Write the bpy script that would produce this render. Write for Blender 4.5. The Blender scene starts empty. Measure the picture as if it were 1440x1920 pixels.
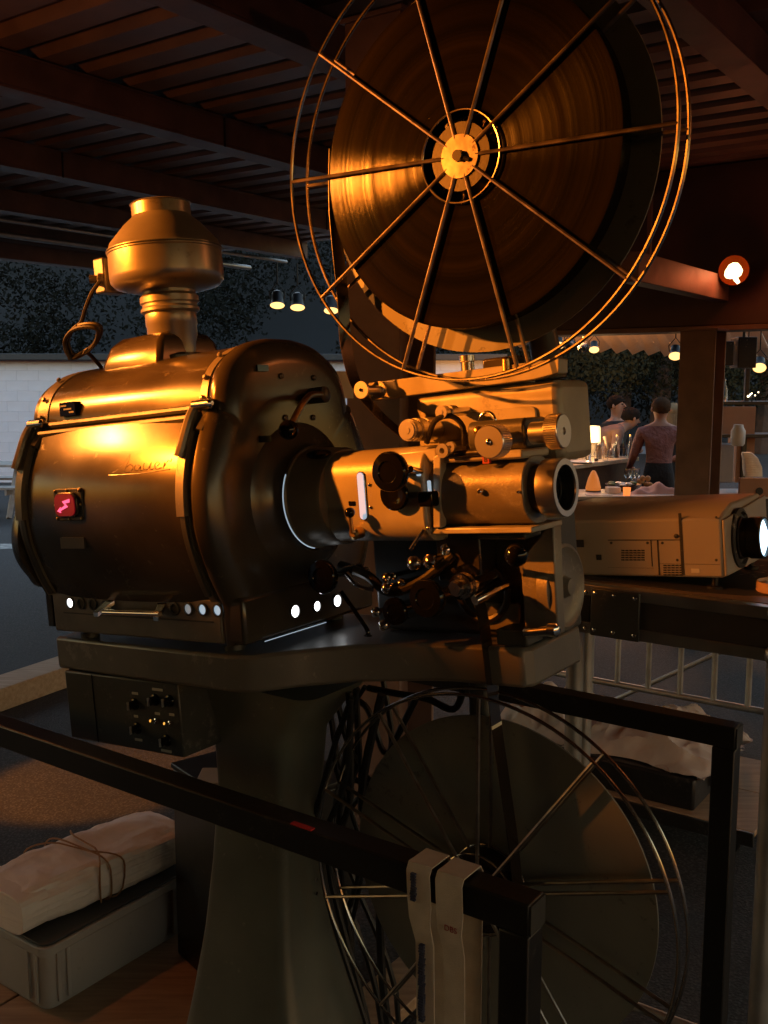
import bpy, bmesh, math, random
import numpy as np
from mathutils import Matrix, Vector
R = math.radians
random.seed(7)
SC = bpy.context.scene
COL = SC.collection

# ------------------------------------------------------------------ camera, sky, sun, exposure
F = 1850.0; PITCH = R(7.5); PHI = R(35.5); TAU = R(5.5); CAMH = 1.95
cam_d = bpy.data.cameras.new('camera'); cam_o = bpy.data.objects.new('camera', cam_d); COL.objects.link(cam_o)
cam_o.location = (0, 0, CAMH); cam_o.rotation_euler = (R(90) - PITCH, 0, 0)
cam_d.sensor_fit = 'VERTICAL'; cam_d.sensor_height = 24.0; cam_d.sensor_width = 18.0
cam_d.lens = F / 1920 * 24; cam_d.clip_start = 0.05; cam_d.clip_end = 2000
SC.camera = cam_o
SUN_EL, SUN_AZ = R(1.2), R(-20)
world = bpy.data.worlds.new('World'); SC.world = world; world.use_nodes = True
wn = world.node_tree; wn.nodes.clear()
sky = wn.nodes.new('ShaderNodeTexSky'); sky.sky_type = 'NISHITA'; sky.sun_disc = False
sky.sun_elevation = SUN_EL; sky.sun_rotation = SUN_AZ; sky.altitude = 400; sky.air_density = 1.6; sky.ozone_density = 2.0
bg = wn.nodes.new('ShaderNodeBackground'); bg.inputs['Strength'].default_value = 0.15
wo = wn.nodes.new('ShaderNodeOutputWorld')
wn.links.new(sky.outputs[0], bg.inputs[0]); wn.links.new(bg.outputs[0], wo.inputs[0])
sun_d = bpy.data.lights.new('sun', 'SUN'); sun_d.energy = 0.005; sun_d.angle = R(15); sun_d.color = (1, .8, .7)
sun_o = bpy.data.objects.new('sun', sun_d); COL.objects.link(sun_o)
_sd = Vector((math.sin(SUN_AZ) * math.cos(SUN_EL), math.cos(SUN_AZ) * math.cos(SUN_EL), math.sin(SUN_EL)))
sun_o.rotation_euler = _sd.to_track_quat('Z', 'Y').to_euler(); sun_o.location = (0, 0, 30)
SC.view_settings.view_transform = 'Standard'; SC.view_settings.look = 'None'
SC.view_settings.exposure = 3.8; SC.view_settings.gamma = 1.0; SC.view_settings.use_curve_mapping = False
SC.cycles.max_bounces = 8; SC.cycles.caustics_reflective = False; SC.cycles.caustics_refractive = False
SC.cycles.sample_clamp_indirect = 4.0
try: SC.cycles.use_denoising = True
except Exception: pass

LK = 2 ** SC.view_settings.exposure                            # lamp strengths below are written for exposure 0
# ------------------------------------------------------------------ frames: a pixel gives a direction, a plane gives the distance
camP = np.array([0, 0, CAMH])
def ray(px, py):
    a = (px - 720) / F; b = (960 - py) / F; c, s = math.cos(PITCH), math.sin(PITCH)
    return np.array([a, c + b * s, -s + b * c])
e1h = np.array([math.cos(PHI), -math.sin(PHI), 0]); e2 = np.array([math.sin(PHI), math.cos(PHI), 0]); up = np.array([0, 0, 1.])
e1 = e1h * math.cos(TAU) + up * math.sin(TAU); e3 = -e1h * math.sin(TAU) + up * math.cos(TAU)
def onplane(px, py, P0, n):
    r = ray(px, py); return camP + r * (np.dot(P0 - camP, n) / np.dot(r, n))
RC = camP + ray(876, 298) / ray(876, 298)[1] * 1.7            # axle of the upper reel
O = onplane(1062, 914, RC, e2)                                 # front of the lens, on the film plane
def L(px, py, y=0):                                            # tilted machine frame, at depth y from the film plane
    P = onplane(px, py, O + e2 * y, e2) - O; return np.array([P @ e1, y, P @ e3])
def Lx(px, py, x):
    P = onplane(px, py, O + e1 * x, e1) - O; return np.array([x, P @ e2, P @ e3])
def V(px, py, y):                                              # level frame (machine heading), absolute height
    P = onplane(px, py, O + e2 * y, e2); Q = P - O; return np.array([Q @ e1h, y, P[2]])
def G(px, py, z=0):
    return onplane(px, py, np.array([0, 0, z]), up)
def at(px, py, Y): return Vector(camP + ray(px, py) * Y)
def frame(a, b, c, o):
    return Matrix(((a[0], b[0], c[0], o[0]), (a[1], b[1], c[1], o[1]), (a[2], b[2], c[2], o[2]), (0, 0, 0, 1)))
MT = frame(e1, e2, e3, O)
MH = frame(e1h, e2, up, (O[0], O[1], 0))
MI = Matrix.Identity(4)
def ST(s, t, z):                                               # building grid: s along the machine heading, t across
    return Vector((e1h * s + e2 * t + up * z))
MS = frame(e1h, e2, up, (0, 0, 0))

# ------------------------------------------------------------------ mesh building
class MB:
    def __init__(s, M=MI): s.v = []; s.f = []; s.M = M; s.sm = []
    def add(s, vs, fs, smooth=True, M=None):
        b = len(s.v); T = s.M if M is None else s.M @ M
        s.v += [T @ Vector(p) for p in vs]; s.f += [tuple(b + i for i in f) for f in fs]; s.sm += [smooth] * len(fs)
        return s
    def box(s, c, d, M=None):
        x, y, z = c; a, b, h = d[0] / 2, d[1] / 2, d[2] / 2
        vs = [(x + i * a, y + j * b, z + k * h) for k in (-1, 1) for j in (-1, 1) for i in (-1, 1)]
        return s.add(vs, [(0, 2, 3, 1), (4, 5, 7, 6), (0, 1, 5, 4), (2, 6, 7, 3), (0, 4, 6, 2), (1, 3, 7, 5)], False, M)
    def span(s, x0, x1, y0, y1, z0, z1, M=None):
        return s.box(((x0 + x1) / 2, (y0 + y1) / 2, (z0 + z1) / 2), (abs(x1 - x0), abs(y1 - y0), abs(z1 - z0)), M)
    def prism(s, poly, ext, smooth=False, M=None):             # planar polygon pushed along ext
        n = len(poly); e = Vector(ext)
        vs = [Vector(p) for p in poly] + [Vector(p) + e for p in poly]
        nrm = Vector((0, 0, 0))
        for i in range(n): nrm += vs[i].cross(vs[(i + 1) % n])
        fl = nrm.dot(e) < 0
        fs = [tuple(reversed(range(n))), tuple(range(n, 2 * n))] + [(i, (i + 1) % n, n + (i + 1) % n, n + i) for i in range(n)]
        if fl: fs = [tuple(reversed(f)) for f in fs]
        return s.add(vs, fs, smooth, M)
    def loft(s, rings, caps=(True, True), closed=True, smooth=True, M=None):
        n = len(rings[0]); vs = [p for r in rings for p in r]; fs = []
        for j in range(len(rings) - 1):
            for i in range(n if closed else n - 1):
                k = (i + 1) % n; fs.append((j * n + i, j * n + k, (j + 1) * n + k, (j + 1) * n + i))
        if caps[0]: fs.append(tuple(reversed(range(n))))
        if caps[1]: fs.append(tuple(range((len(rings) - 1) * n, len(rings) * n)))
        return s.add(vs, fs, smooth, M)
    def tube(s, pts, r, n=8, caps=True, closed=False, M=None):
        P = [Vector(p) for p in pts]; m = len(P); rs = r if isinstance(r, (list, tuple)) else [r] * m
        T = []
        for i in range(m):
            a = P[i - 1] if (i > 0 or closed) else P[i]; b = P[(i + 1) % m] if (i < m - 1 or closed) else P[i]
            t = (b - a); T.append(t.normalized() if t.length > 1e-9 else Vector((0, 0, 1)))
        q = Vector((0, 0, 1)) if abs(T[0].z) < .9 else Vector((1, 0, 0))
        u = T[0].cross(q).normalized(); rings = []
        for i in range(m):
            u = (u - T[i] * u.dot(T[i])).normalized(); w = T[i].cross(u)
            rings.append([P[i] + (u * math.cos(2 * math.pi * k / n) + w * math.sin(2 * math.pi * k / n)) * rs[i] for k in range(n)])
        if closed: rings.append(rings[0])
        return s.loft(rings, (caps and not closed, caps and not closed), M=M)
    def lathe(s, prof, c=(0, 0, 0), ax=(0, 0, 1), n=24, caps=(True, True), M=None):
        a = Vector(ax).normalized(); q = Vector((0, 0, 1)) if abs(a.z) < .9 else Vector((1, 0, 0))
        u = q.cross(a).normalized(); w = a.cross(u); C = Vector(c)
        rings = [[C + a * h + (u * math.cos(2 * math.pi * k / n) + w * math.sin(2 * math.pi * k / n)) * max(r, 1e-5) for k in range(n)] for r, h in prof]
        return s.loft(rings, caps, M=M)
    def ball(s, c, r, n=16, sc=(1, 1, 1), M=None):
        m = n // 2
        rings = [[(c[0] + sc[0] * r * math.sin(math.pi * max(.002, min(.998, j / m))) * math.cos(2 * math.pi * k / n),
                   c[1] + sc[1] * r * math.sin(math.pi * max(.002, min(.998, j / m))) * math.sin(2 * math.pi * k / n),
                   c[2] - sc[2] * r * math.cos(math.pi * j / m)) for k in range(n)] for j in range(m + 1)]
        return s.loft(rings, M=M)
    def torus(s, c, ax, Rr, r, n=48, m=8, M=None):
        a = Vector(ax).normalized(); q = Vector((0, 0, 1)) if abs(a.z) < .9 else Vector((1, 0, 0))
        u = q.cross(a).normalized(); w = a.cross(u); C = Vector(c)
        return s.tube([C + (u * math.cos(2 * math.pi * k / n) + w * math.sin(2 * math.pi * k / n)) * Rr for k in range(n)], r, m, False, True, M=M)

WM = {}
def link(name, mb, mat, base, bevel=0, seg=2):
    me = bpy.data.meshes.new(name)
    b = Vector(base)
    me.from_pydata([tuple(p - b) for p in mb.v], [], mb.f)
    me.polygons.foreach_set('use_smooth', [True] * len(me.polygons))
    me.update()
    try: me.set_sharp_from_angle(angle=R(38))
    except Exception: pass
    o = bpy.data.objects.new(name, me); COL.objects.link(o)
    if mat is not None: me.materials.append(mat)
    if bevel:
        m = o.modifiers.new('bevel', 'BEVEL'); m.width = bevel; m.segments = seg; m.limit_method = 'ANGLE'; m.angle_limit = R(40)
        try: m.harden_normals = False
        except Exception: pass
    return o
def tag(o, label, cat, group=None):
    o['label'] = label; o['category'] = cat
    if group: o['group'] = group
    return o
def thing(name, base, label, cat, group=None):
    o = bpy.data.objects.new(name, None); COL.objects.link(o); o.location = base; o.empty_display_size = .1
    WM[o.name] = tuple(base); return tag(o, label, cat, group)
def part(name, mb, mat, parent, bevel=0, label=None, seg=2):
    o = link(name, mb, mat, WM[parent.name], bevel, seg); o.parent = parent; WM[o.name] = WM[parent.name]
    if label: o['label'] = label
    return o
def solo(name, mb, mat, base, label, cat, group=None, bevel=0):
    o = link(name, mb, mat, base, bevel); o.location = base; WM[o.name] = tuple(base); return tag(o, label, cat, group)
def struct(name, mb, mat, base=(0, 0, 0), bevel=0):
    o = link(name, mb, mat, base, bevel); o.location = base; WM[o.name] = tuple(base); o['kind'] = 'structure'; return o
def copy_tree(o, loc, rz=None, label=None):
    c = o.copy(); COL.objects.link(c); c.location = loc; WM[c.name] = tuple(loc)
    if rz is not None: c.rotation_euler = (0, 0, rz)
    if label: c['label'] = label
    for ch in o.children:
        d = ch.copy(); COL.objects.link(d); d.parent = c
        for g in ch.children:
            e = g.copy(); COL.objects.link(e); e.parent = d
    return c

# ------------------------------------------------------------------ materials
def mat(name, col, rough=.5, metal=0., bump=0., bscale=200., var=0., vscale=6., spec=.5, dist=.0006, coords='Object', col2=None, aniso=0., wear=0., wcol=(.30, .28, .25)):
    m = bpy.data.materials.new(name); m.use_nodes = True; n = m.node_tree; b = n.nodes['Principled BSDF']
    b.inputs['Base Color'].default_value = (*col, 1); b.inputs['Roughness'].default_value = rough
    b.inputs['Metallic'].default_value = metal
    b.inputs['Specular IOR Level'].default_value = spec
    tc = n.nodes.new('ShaderNodeTexCoord')
    if var or col2:
        t = n.nodes.new('ShaderNodeTexNoise'); t.inputs['Scale'].default_value = vscale; t.inputs['Detail'].default_value = 6
        r = n.nodes.new('ShaderNodeValToRGB')
        c2 = col2 if col2 else tuple(c * (1 - var) for c in col)
        r.color_ramp.elements[0].position = .35; r.color_ramp.elements[1].position = .65
        r.color_ramp.elements[0].color = (*c2, 1); r.color_ramp.elements[1].color = (*col, 1)
        n.links.new(tc.outputs[coords], t.inputs['Vector']); n.links.new(t.outputs['Fac'], r.inputs[0]); n.links.new(r.outputs[0], b.inputs['Base Color'])
        mr = n.nodes.new('ShaderNodeMapRange'); mr.inputs[3].default_value = max(.02, rough * .8); mr.inputs[4].default_value = min(1, rough * 1.25)
        n.links.new(t.outputs['Fac'], mr.inputs[0]); n.links.new(mr.outputs[0], b.inputs['Roughness'])
    if wear:                                                   # chips, rubbed spots and dust
        w1 = n.nodes.new('ShaderNodeTexNoise'); w1.inputs['Scale'].default_value = 38; w1.inputs['Detail'].default_value = 10; w1.inputs['Roughness'].default_value = .72
        w2 = n.nodes.new('ShaderNodeTexNoise'); w2.inputs['Scale'].default_value = 5; w2.inputs['Detail'].default_value = 3
        n.links.new(tc.outputs[coords], w1.inputs['Vector']); n.links.new(tc.outputs[coords], w2.inputs['Vector'])
        ad = n.nodes.new('ShaderNodeMath'); ad.operation = 'MULTIPLY_ADD'; ad.inputs[1].default_value = .45; n.links.new(w2.outputs['Fac'], ad.inputs[0]); n.links.new(w1.outputs['Fac'], ad.inputs[2])
        mk = n.nodes.new('ShaderNodeMapRange'); mk.inputs[1].default_value = .88 - .05 * wear; mk.inputs[2].default_value = .95 - .05 * wear; mk.inputs[4].default_value = min(1, .5 + .3 * wear); n.links.new(ad.outputs[0], mk.inputs[0])
        mx = n.nodes.new('ShaderNodeMix'); mx.data_type = 'RGBA'; n.links.new(mk.outputs[0], mx.inputs[0]); mx.inputs[7].default_value = (*wcol, 1)
        bc = b.inputs['Base Color']
        if bc.links: n.links.new(bc.links[0].from_socket, mx.inputs[6])
        else: mx.inputs[6].default_value = (*col, 1)
        n.links.new(mx.outputs[2], bc)
    if bump:
        t = n.nodes.new('ShaderNodeTexNoise'); t.inputs['Scale'].default_value = bscale; t.inputs['Detail'].default_value = 3
        bp = n.nodes.new('ShaderNodeBump'); bp.inputs['Strength'].default_value = bump; bp.inputs['Distance'].default_value = dist
        n.links.new(tc.outputs[coords], t.inputs['Vector']); n.links.new(t.outputs['Fac'], bp.inputs['Height']); n.links.new(bp.outputs[0], b.inputs['Normal'])
    return m
def emat(name, col, strength, base=(.02, .02, .02)):
    m = bpy.data.materials.new(name); m.use_nodes = True; b = m.node_tree.nodes['Principled BSDF']
    b.inputs['Base Color'].default_value = (*base, 1); b.inputs['Emission Color'].default_value = (*col, 1); b.inputs['Emission Strength'].default_value = strength / LK
    return m
def glass(name, col=(1, 1, 1), rough=.02):
    m = bpy.data.materials.new(name); m.use_nodes = True; b = m.node_tree.nodes['Principled BSDF']
    b.inputs['Base Color'].default_value = (*col, 1); b.inputs['Roughness'].default_value = rough; b.inputs['Transmission Weight'].default_value = 1; b.inputs['IOR'].default_value = 1.45
    return m
M = {}
M['hammer'] = mat('hammered_bronze_paint', (.085, .074, .06), .215, .3, .5, 420, .35, 9, dist=.0001, wear=0.6, wcol=(0.16, 0.145, 0.12))
M['hammer2'] = mat('hammered_grey_paint', (.22, .20, .165), .32, .3, .6, 380, .25, 14, dist=.0006, wear=0.6)
M['machine'] = mat('machine_grey_enamel', (.40, .38, .32), .36, .1, .3, 500, .2, 12, dist=.0006, wear=0.6, wcol=(0.22, 0.2, 0.17))
M['plate'] = mat('base_plate_enamel', (.20, .19, .175), .36, .25, .4, 300, .18, 8, dist=.0008, wear=0.8)
M['darkgrey'] = mat('dark_grey_enamel', (.055, .056, .052), .42, .1, .3, 300, .2, 12, wear=0.8, wcol=(0.13, 0.12, 0.11))
M['pedestal'] = mat('pedestal_enamel', (.145, .155, .13), .30, .1, .3, 300, .2, 8, wear=0.25, wcol=(0.3, 0.29, 0.26))
M['disc'] = mat('disc_enamel', (.18, .185, .17), .5, .1, .15, 200, .15, 9, wear=0.9, wcol=(0.07, 0.07, 0.065))
M['black'] = mat('black_bakelite', (.004, .004, .004), .09, 0, .02, 60, spec=.3)
M['blackpaint'] = mat('black_satin_paint', (.014, .013, .013), .38, 0, .25, 250, .3, 15, wear=0.7, wcol=(0.06, 0.055, 0.05))
M['rubber'] = mat('black_cable', (.012, .012, .012), .5)
M['chrome'] = mat('chrome', (.75, .73, .70), .14, 1, .05, 80)
M['steelwire'] = mat('bright_wire', (.48, .44, .39), .2, 1, .1, 150, .25, 30)
M['spoke'] = mat('oxidised_spoke', (.40, .35, .30), .32, 1, .15, 150, .4, 30)
M['alu'] = mat('turned_aluminium', (.78, .76, .72), .28, 1, .12, 400)
M['hub'] = mat('worn_hub_metal', (.34, .31, .27), .36, .8, .3, 90, .4, 30, wear=1.2, wcol=(.08, .06, .05))
M['galv'] = mat('galvanised_sheet', (.36, .35, .33), .32, .6, .15, 90, .3, 7, wear=0.8, wcol=(0.2, 0.19, 0.18))
M['brass'] = mat('brass', (.7, .5, .2), .3, 1)
M['galvpost'] = mat('galvanised_post', (.45, .44, .42), .45, .8, .2, 80, .25, 9)
def film_side():
    m = mat('wound_film_edge', (.10, .075, .05), .20, .3); n = m.node_tree; b = n.nodes['Principled BSDF']
    tc = n.nodes.new('ShaderNodeTexCoord'); sx = n.nodes.new('ShaderNodeVectorMath'); sx.operation = 'LENGTH'
    n.links.new(tc.outputs['Object'], sx.inputs[0])
    cr = n.nodes.new('ShaderNodeCombineXYZ'); n.links.new(sx.outputs['Value'], cr.inputs[0])
    t = n.nodes.new('ShaderNodeTexNoise'); t.inputs['Scale'].default_value = 300; t.inputs['Detail'].default_value = 8; t.inputs['Roughness'].default_value = .75
    t2 = n.nodes.new('ShaderNodeTexNoise'); t2.inputs['Scale'].default_value = 32; t2.inputs['Detail'].default_value = 2
    n.links.new(cr.outputs[0], t.inputs['Vector']); n.links.new(cr.outputs[0], t2.inputs['Vector'])
    r = n.nodes.new('ShaderNodeValToRGB'); el = r.color_ramp.elements
    el[0].position = .40; el[0].color = (.004, .004, .0035, 1); el[1].position = .62; el[1].color = (.011, .009, .007, 1)
    mx = n.nodes.new('ShaderNodeMath'); mx.operation = 'MULTIPLY_ADD'; mx.inputs[1].default_value = .35; n.links.new(t.outputs['Fac'], mx.inputs[0])
    m2 = n.nodes.new('ShaderNodeMath'); m2.operation = 'MULTIPLY'; m2.inputs[1].default_value = .65; n.links.new(t2.outputs['Fac'], m2.inputs[0]); n.links.new(m2.outputs[0], mx.inputs[2])
    n.links.new(mx.outputs[0], r.inputs[0]); n.links.new(r.outputs[0], b.inputs['Base Color'])
    bp = n.nodes.new('ShaderNodeBump'); bp.inputs['Strength'].default_value = .35; bp.inputs['Distance'].default_value = .0008
    n.links.new(t.outputs['Fac'], bp.inputs['Height']); n.links.new(bp.outputs[0], b.inputs['Normal'])
    b.inputs['Anisotropic'].default_value = .97; b.inputs['Metallic'].default_value = 0; b.inputs['Specular IOR Level'].default_value = .18
    t3 = n.nodes.new('ShaderNodeTexNoise'); t3.inputs['Scale'].default_value = 58; t3.inputs['Detail'].default_value = 5; t3.inputs['Roughness'].default_value = .7; n.links.new(cr.outputs[0], t3.inputs['Vector'])
    ms = n.nodes.new('ShaderNodeMapRange'); ms.inputs[1].default_value = .40; ms.inputs[2].default_value = .64; ms.inputs[3].default_value = .015; ms.inputs[4].default_value = .16
    n.links.new(t3.outputs['Fac'], ms.inputs[0]); n.links.new(ms.outputs[0], b.inputs['Specular IOR Level'])
    # wound layers: the gloss spreads along the radius
    n.links.new(tc.outputs['Object'], b.inputs['Tangent'])
    return m
M['filmside'] = film_side()
M['film'] = mat('film_base', (.02, .013, .009), .22, 0)
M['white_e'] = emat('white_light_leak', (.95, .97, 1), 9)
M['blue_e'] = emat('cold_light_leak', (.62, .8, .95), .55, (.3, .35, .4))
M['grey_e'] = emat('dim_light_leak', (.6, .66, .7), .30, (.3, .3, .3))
M['red_e'] = emat('red_lens', (.5, .008, .03), .16, (.25, .01, .02))
M['arrow_e'] = emat('glowing_arrow', (1, .09, .2), 1.9, (.4, .05, .08))

# ------------------------------------------------------------------ the setting
def asphalt():
    m = mat('asphalt', (.05, .049, .05), .8, 0, .9, 90, .35, .8, dist=.006); n = m.node_tree; b = n.nodes['Principled BSDF']
    src = b.inputs['Base Color'].links[0].from_socket
    tc = n.nodes.new('ShaderNodeTexCoord'); t = n.nodes.new('ShaderNodeTexVoronoi'); t.inputs['Scale'].default_value = 75
    n.links.new(tc.outputs['Object'], t.inputs['Vector'])
    r = n.nodes.new('ShaderNodeValToRGB'); r.color_ramp.elements[0].position = .0; r.color_ramp.elements[1].position = .55
    r.color_ramp.elements[0].color = (1.9, 1.85, 1.8, 1); r.color_ramp.elements[1].color = (.55, .55, .55, 1)
    n.links.new(t.outputs['Distance'], r.inputs[0])
    x = n.nodes.new('ShaderNodeMix'); x.data_type = 'RGBA'; x.blend_type = 'MULTIPLY'; x.inputs[0].default_value = 1
    n.links.new(src, x.inputs[6]); n.links.new(r.outputs[0], x.inputs[7]); n.links.new(x.outputs[2], b.inputs['Base Color'])
    return m
M['asphalt'] = asphalt()
struct('ground', MB().add([(-400, -60, 0), (400, -60, 0), (400, 700, 0), (-400, 700, 0)], [(0, 1, 2, 3)], False), M['asphalt'])
# painted parking line on the asphalt at the left
M['roadpaint'] = mat('worn_road_paint', (.5, .5, .48), .7, 0, .4, 60, .55, 12)
gp = [G(0, 1020), G(0, 1030), G(70, 1027), G(70, 1021)]
mb = MB(); mb.add([tuple(gp[0][:2]) + (.004,), tuple(gp[1][:2]) + (.004,), tuple(gp[2][:2]) + (.004,), tuple(gp[3][:2]) + (.004,)], [(0, 1, 2, 3)], False)
struct('parking_line', mb, M['roadpaint'])

# roof: steel beams along t, profiled deck with ribs along s
M['beam'] = mat('painted_steel_beam', (.20, .125, .10), .55, .05, .35, 60, .35, 5, dist=.002)
M['deck'] = mat('profiled_deck', (.26, .17, .13), .5, .1, .3, 40, .3, 4, dist=.002)
ZB, ZD = 3.40, 3.59
roof = thing('canopy_roof', tuple(ST(-3, 4, ZB)), 'large dark canopy roof of steel beams and profiled metal decking overhead', 'roof')
T0, T1 = -9.0, 9.2
for s in (-9.3, -7.75, -6.18, -4.58, -3.0, -1.46, .1, 1.65, 3.2, 4.75, 6.3):
    mb = MB(MS); w = .16
    mb.span(s - w / 2, s + w / 2, T0, T1, ZB, ZB + .014)
    mb.span(s - w / 2, s + w / 2, T0, T1, ZB + .166, ZB + .18)
    mb.span(s - .006, s + .006, T0, T1, ZB + .014, ZB + .166)
    mb.span(s + w / 2 - .008, s + w / 2, T0, T1, ZB + .016, ZB + .165)   # cover strip on the visible side
    part('beam', mb, M['beam'], roof, .002)
    if s in (-6.18, -4.58):
        mb = MB(MS)
        for t in (4.6, 7.6): mb.span(s + .081, s + .088, t, t + .01, ZB - .004, ZB + .17)
        part('beam_joint', mb, M['blackpaint'], roof)
# deck: one folded sheet per bay, ribs every 0.29 m
def deck_bay(s0, s1):
    mb = MB(MS); t = T0; prof = []
    while t < T1:
        prof += [(t, ZD + .055), (t + .09, ZD + .055), (t + .115, ZD), (t + .265, ZD)]; t += .29
    rows = [[(s, p[0], p[1]) for p in prof] for s in (s0, s1)]
    mb.loft(rows, (False, False), False, False)
    mb.span(s0, s1, T0, T1, ZD + .13, ZD + .16)
    return mb
for s0, s1 in zip((-9.4, -7.75, -6.18, -4.58, -3.0, -1.46, .1, 1.65, 3.2, 4.75), (-7.75, -6.18, -4.58, -3.0, -1.46, .1, 1.65, 3.2, 4.75, 6.3)):
    part('deck_sheet', deck_bay(s0, s1 - .003), M['deck'], roof)
mb = MB(MS); mb.span(-9.62, -9.42, T0, T1, ZB - .16, ZB + .34); part('fascia', mb, M['beam'], roof, .006)
mb = MB(MS); mb.tube([(-8.6, T0, ZB - .05), (-8.6, 9.2, ZB - .05)], .03, 10); part('conduit', mb, M['galvpost'], roof)
mb = MB(MS); mb.tube([(-8.0, T0, ZB - .02), (-8.0, 9.2, ZB - .02)], .02, 8); part('conduit', mb, M['galvpost'], roof)
# unseen boarded wall, added behind the viewer to cut the sky light
M['screenwall'] = mat('brown_boarding', (.16, .10, .07), .7, 0, .4, 20, .3, 4, dist=.003)
hw = thing('sky_screen_wall', tuple(ST(-1, -5.1, 0)), 'unseen brown boarded wall added behind the viewer to keep out sky light', 'wall')
for k in range(38): part('wall_board', MB(MS).span(-7.4 + k * .36, -7.4 + k * .36 + .352, -5.2 + .004 * (k % 2), -5.1, 0, ZB - .01), M['screenwall'], hw)
# deep bulkhead beam crossing at the back right
mb = MB(MS); mb.span(-4.2, 3.2, 7.75, 7.95, 2.38, 3.58)
M['bulk'] = mat('dark_brown_bulkhead', (.075, .045, .035), .6, 0, .4, 30, .4, 3, dist=.003)
bulk = solo('bulkhead_beam', mb, M['bulk'], tuple(ST(-1, 7.85, 2.38)), 'deep brown bulkhead beam spanning above the bar beside the steel pillar', 'beam', None, .01)
mb = MB(MS); mb.span(-4.2, 3.2, 7.70, 8.02, 2.34, 2.378); part('bottom_flange', mb, M['beam'], bulk, .004)
_q = at(1180, 500, 6.0); _s, _t = float(np.dot(_q, e1h)), float(np.dot(_q, e2))
mb = MB(MS); mb.span(_s - .06, _s + .06, _t, 7.69, _q.z - .09, _q.z + .09)
cbm = solo('cross_beam', mb, M['beam'], tuple(ST(_s, _t, _q.z)), 'low steel beam running into the bulkhead beside the orange floodlight', 'beam', None, .004)
mb = MB(MS); mb.span(_s - .012, _s + .012, _t + .3, _t + .33, _q.z + .092, ZB - .002); part('hanger_rod', mb, M['beam'], cbm)
mb = MB(MS)
# H-section pillars
def pillar(s, t, w, h, label, z1):
    mb = MB(MS); f = .018
    mb.span(s - w / 2, s + w / 2, t - w / 2, t - w / 2 + f, 0, z1); mb.span(s - w / 2, s + w / 2, t + w / 2 - f, t + w / 2, 0, z1)
    mb.span(s - .009, s + .009, t - w / 2 + f, t + w / 2 - f, 0, z1)
    p = solo('steel_pillar', mb, M['beam'], tuple(ST(s, t, 0)), label, 'pillar', 'steel canopy pillars', .004)
    mb = MB(MS); mb.span(s - w / 2 - .015, s + w / 2 + .015, t - w / 2 - .015, t + w / 2 + .015, z1 - .02, z1); part('cap_plate', mb, M['beam'], p, .003)
    mb = MB(MS); mb.span(s - w / 2 - .05, s + w / 2 + .05, t - w / 2 - .05, t + w / 2 + .05, 0, .025); part('base_plate', mb, M['beam'], p, .003)
pL = np.array(G(720, 1000, 0)); 
pillar(-2.40, 3.42, .27, .27, 'dark brown steel pillar standing right behind the film projector', ZB - .02)
_p = camP + ray(1312, 800) * 7.35
pillar(_p @ e1h, _p @ e2, .26, .26, 'brown steel pillar beside the bar and the man in the pink shirt', 2.338)

# white block wall building at the left, its blocks laid one by one
M['block'] = mat('white_painted_block', (.74, .74, .82), .7, 0, .35, 30, .10, 3, dist=.003)
M['mortar'] = mat('mortar_joint', (.56, .56, .63), .85)
wP = G(-20, 905, 0); wx, wy = wP[0], wP[1]
bw = thing('block_building', (wx - 3, wy + 1, 0), 'low white building of painted concrete blocks across the asphalt yard', 'building')
wdir = np.array([math.cos(R(2)), math.sin(R(2)), 0]); wn_ = np.array([-wdir[1], wdir[0], 0])
MW = frame(wdir, wn_, up, (wx, wy, 0))
WTOP = CAMH + (716.4 - 676) / F * wy * 1.0
mb = MB(MW); mb.span(-9, 9.9, -.0055, 5, 0, WTOP); part('wall_core', mb, M['mortar'], bw)
bh = WTOP / 12; bl = .42; blk = None
for r_ in range(12):
    for c_ in range(-1, 23):
        x = c_ * bl + (bl / 2 if r_ % 2 else 0)
        if x > 9.4: continue
        dy = random.uniform(-.002, .002)
        if blk is None:
            mb = MB(); mb.box((0, 0, 0), (bl - .005, .02, bh - .005)); blk = part('block', mb, M['block'], bw, .003)
            me0 = blk.data
            for v in me0.vertices: v.co += Vector(WM[bw.name])
            o = blk
        else:
            o = blk.copy(); COL.objects.link(o); o.parent = bw
        p = MW @ Vector((x, .0 + dy, (r_ + .5) * bh)); o.location = Vector(p) - Vector(WM[bw.name]); o.rotation_euler = (0, 0, R(2))
M['roofedge'] = mat('dark_roof_edge', (.04, .042, .045), .6)
mb = MB(MW); mb.span(-9.2, 10.1, -.25, 5.2, WTOP, WTOP + .12); part('roof_edge', mb, M['roofedge'], bw, .01)
mb = MB(MW); x0 = 3.05
mb.tube([(x0, -.05, WTOP - .02), (x0, -.05, WTOP - .12), (x0 - .1, -.1, WTOP - .25), (x0 - .1, -.1, WTOP - .45)], .035, 8); part('drain_pipe', mb, M['galvpost'], bw)

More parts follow.
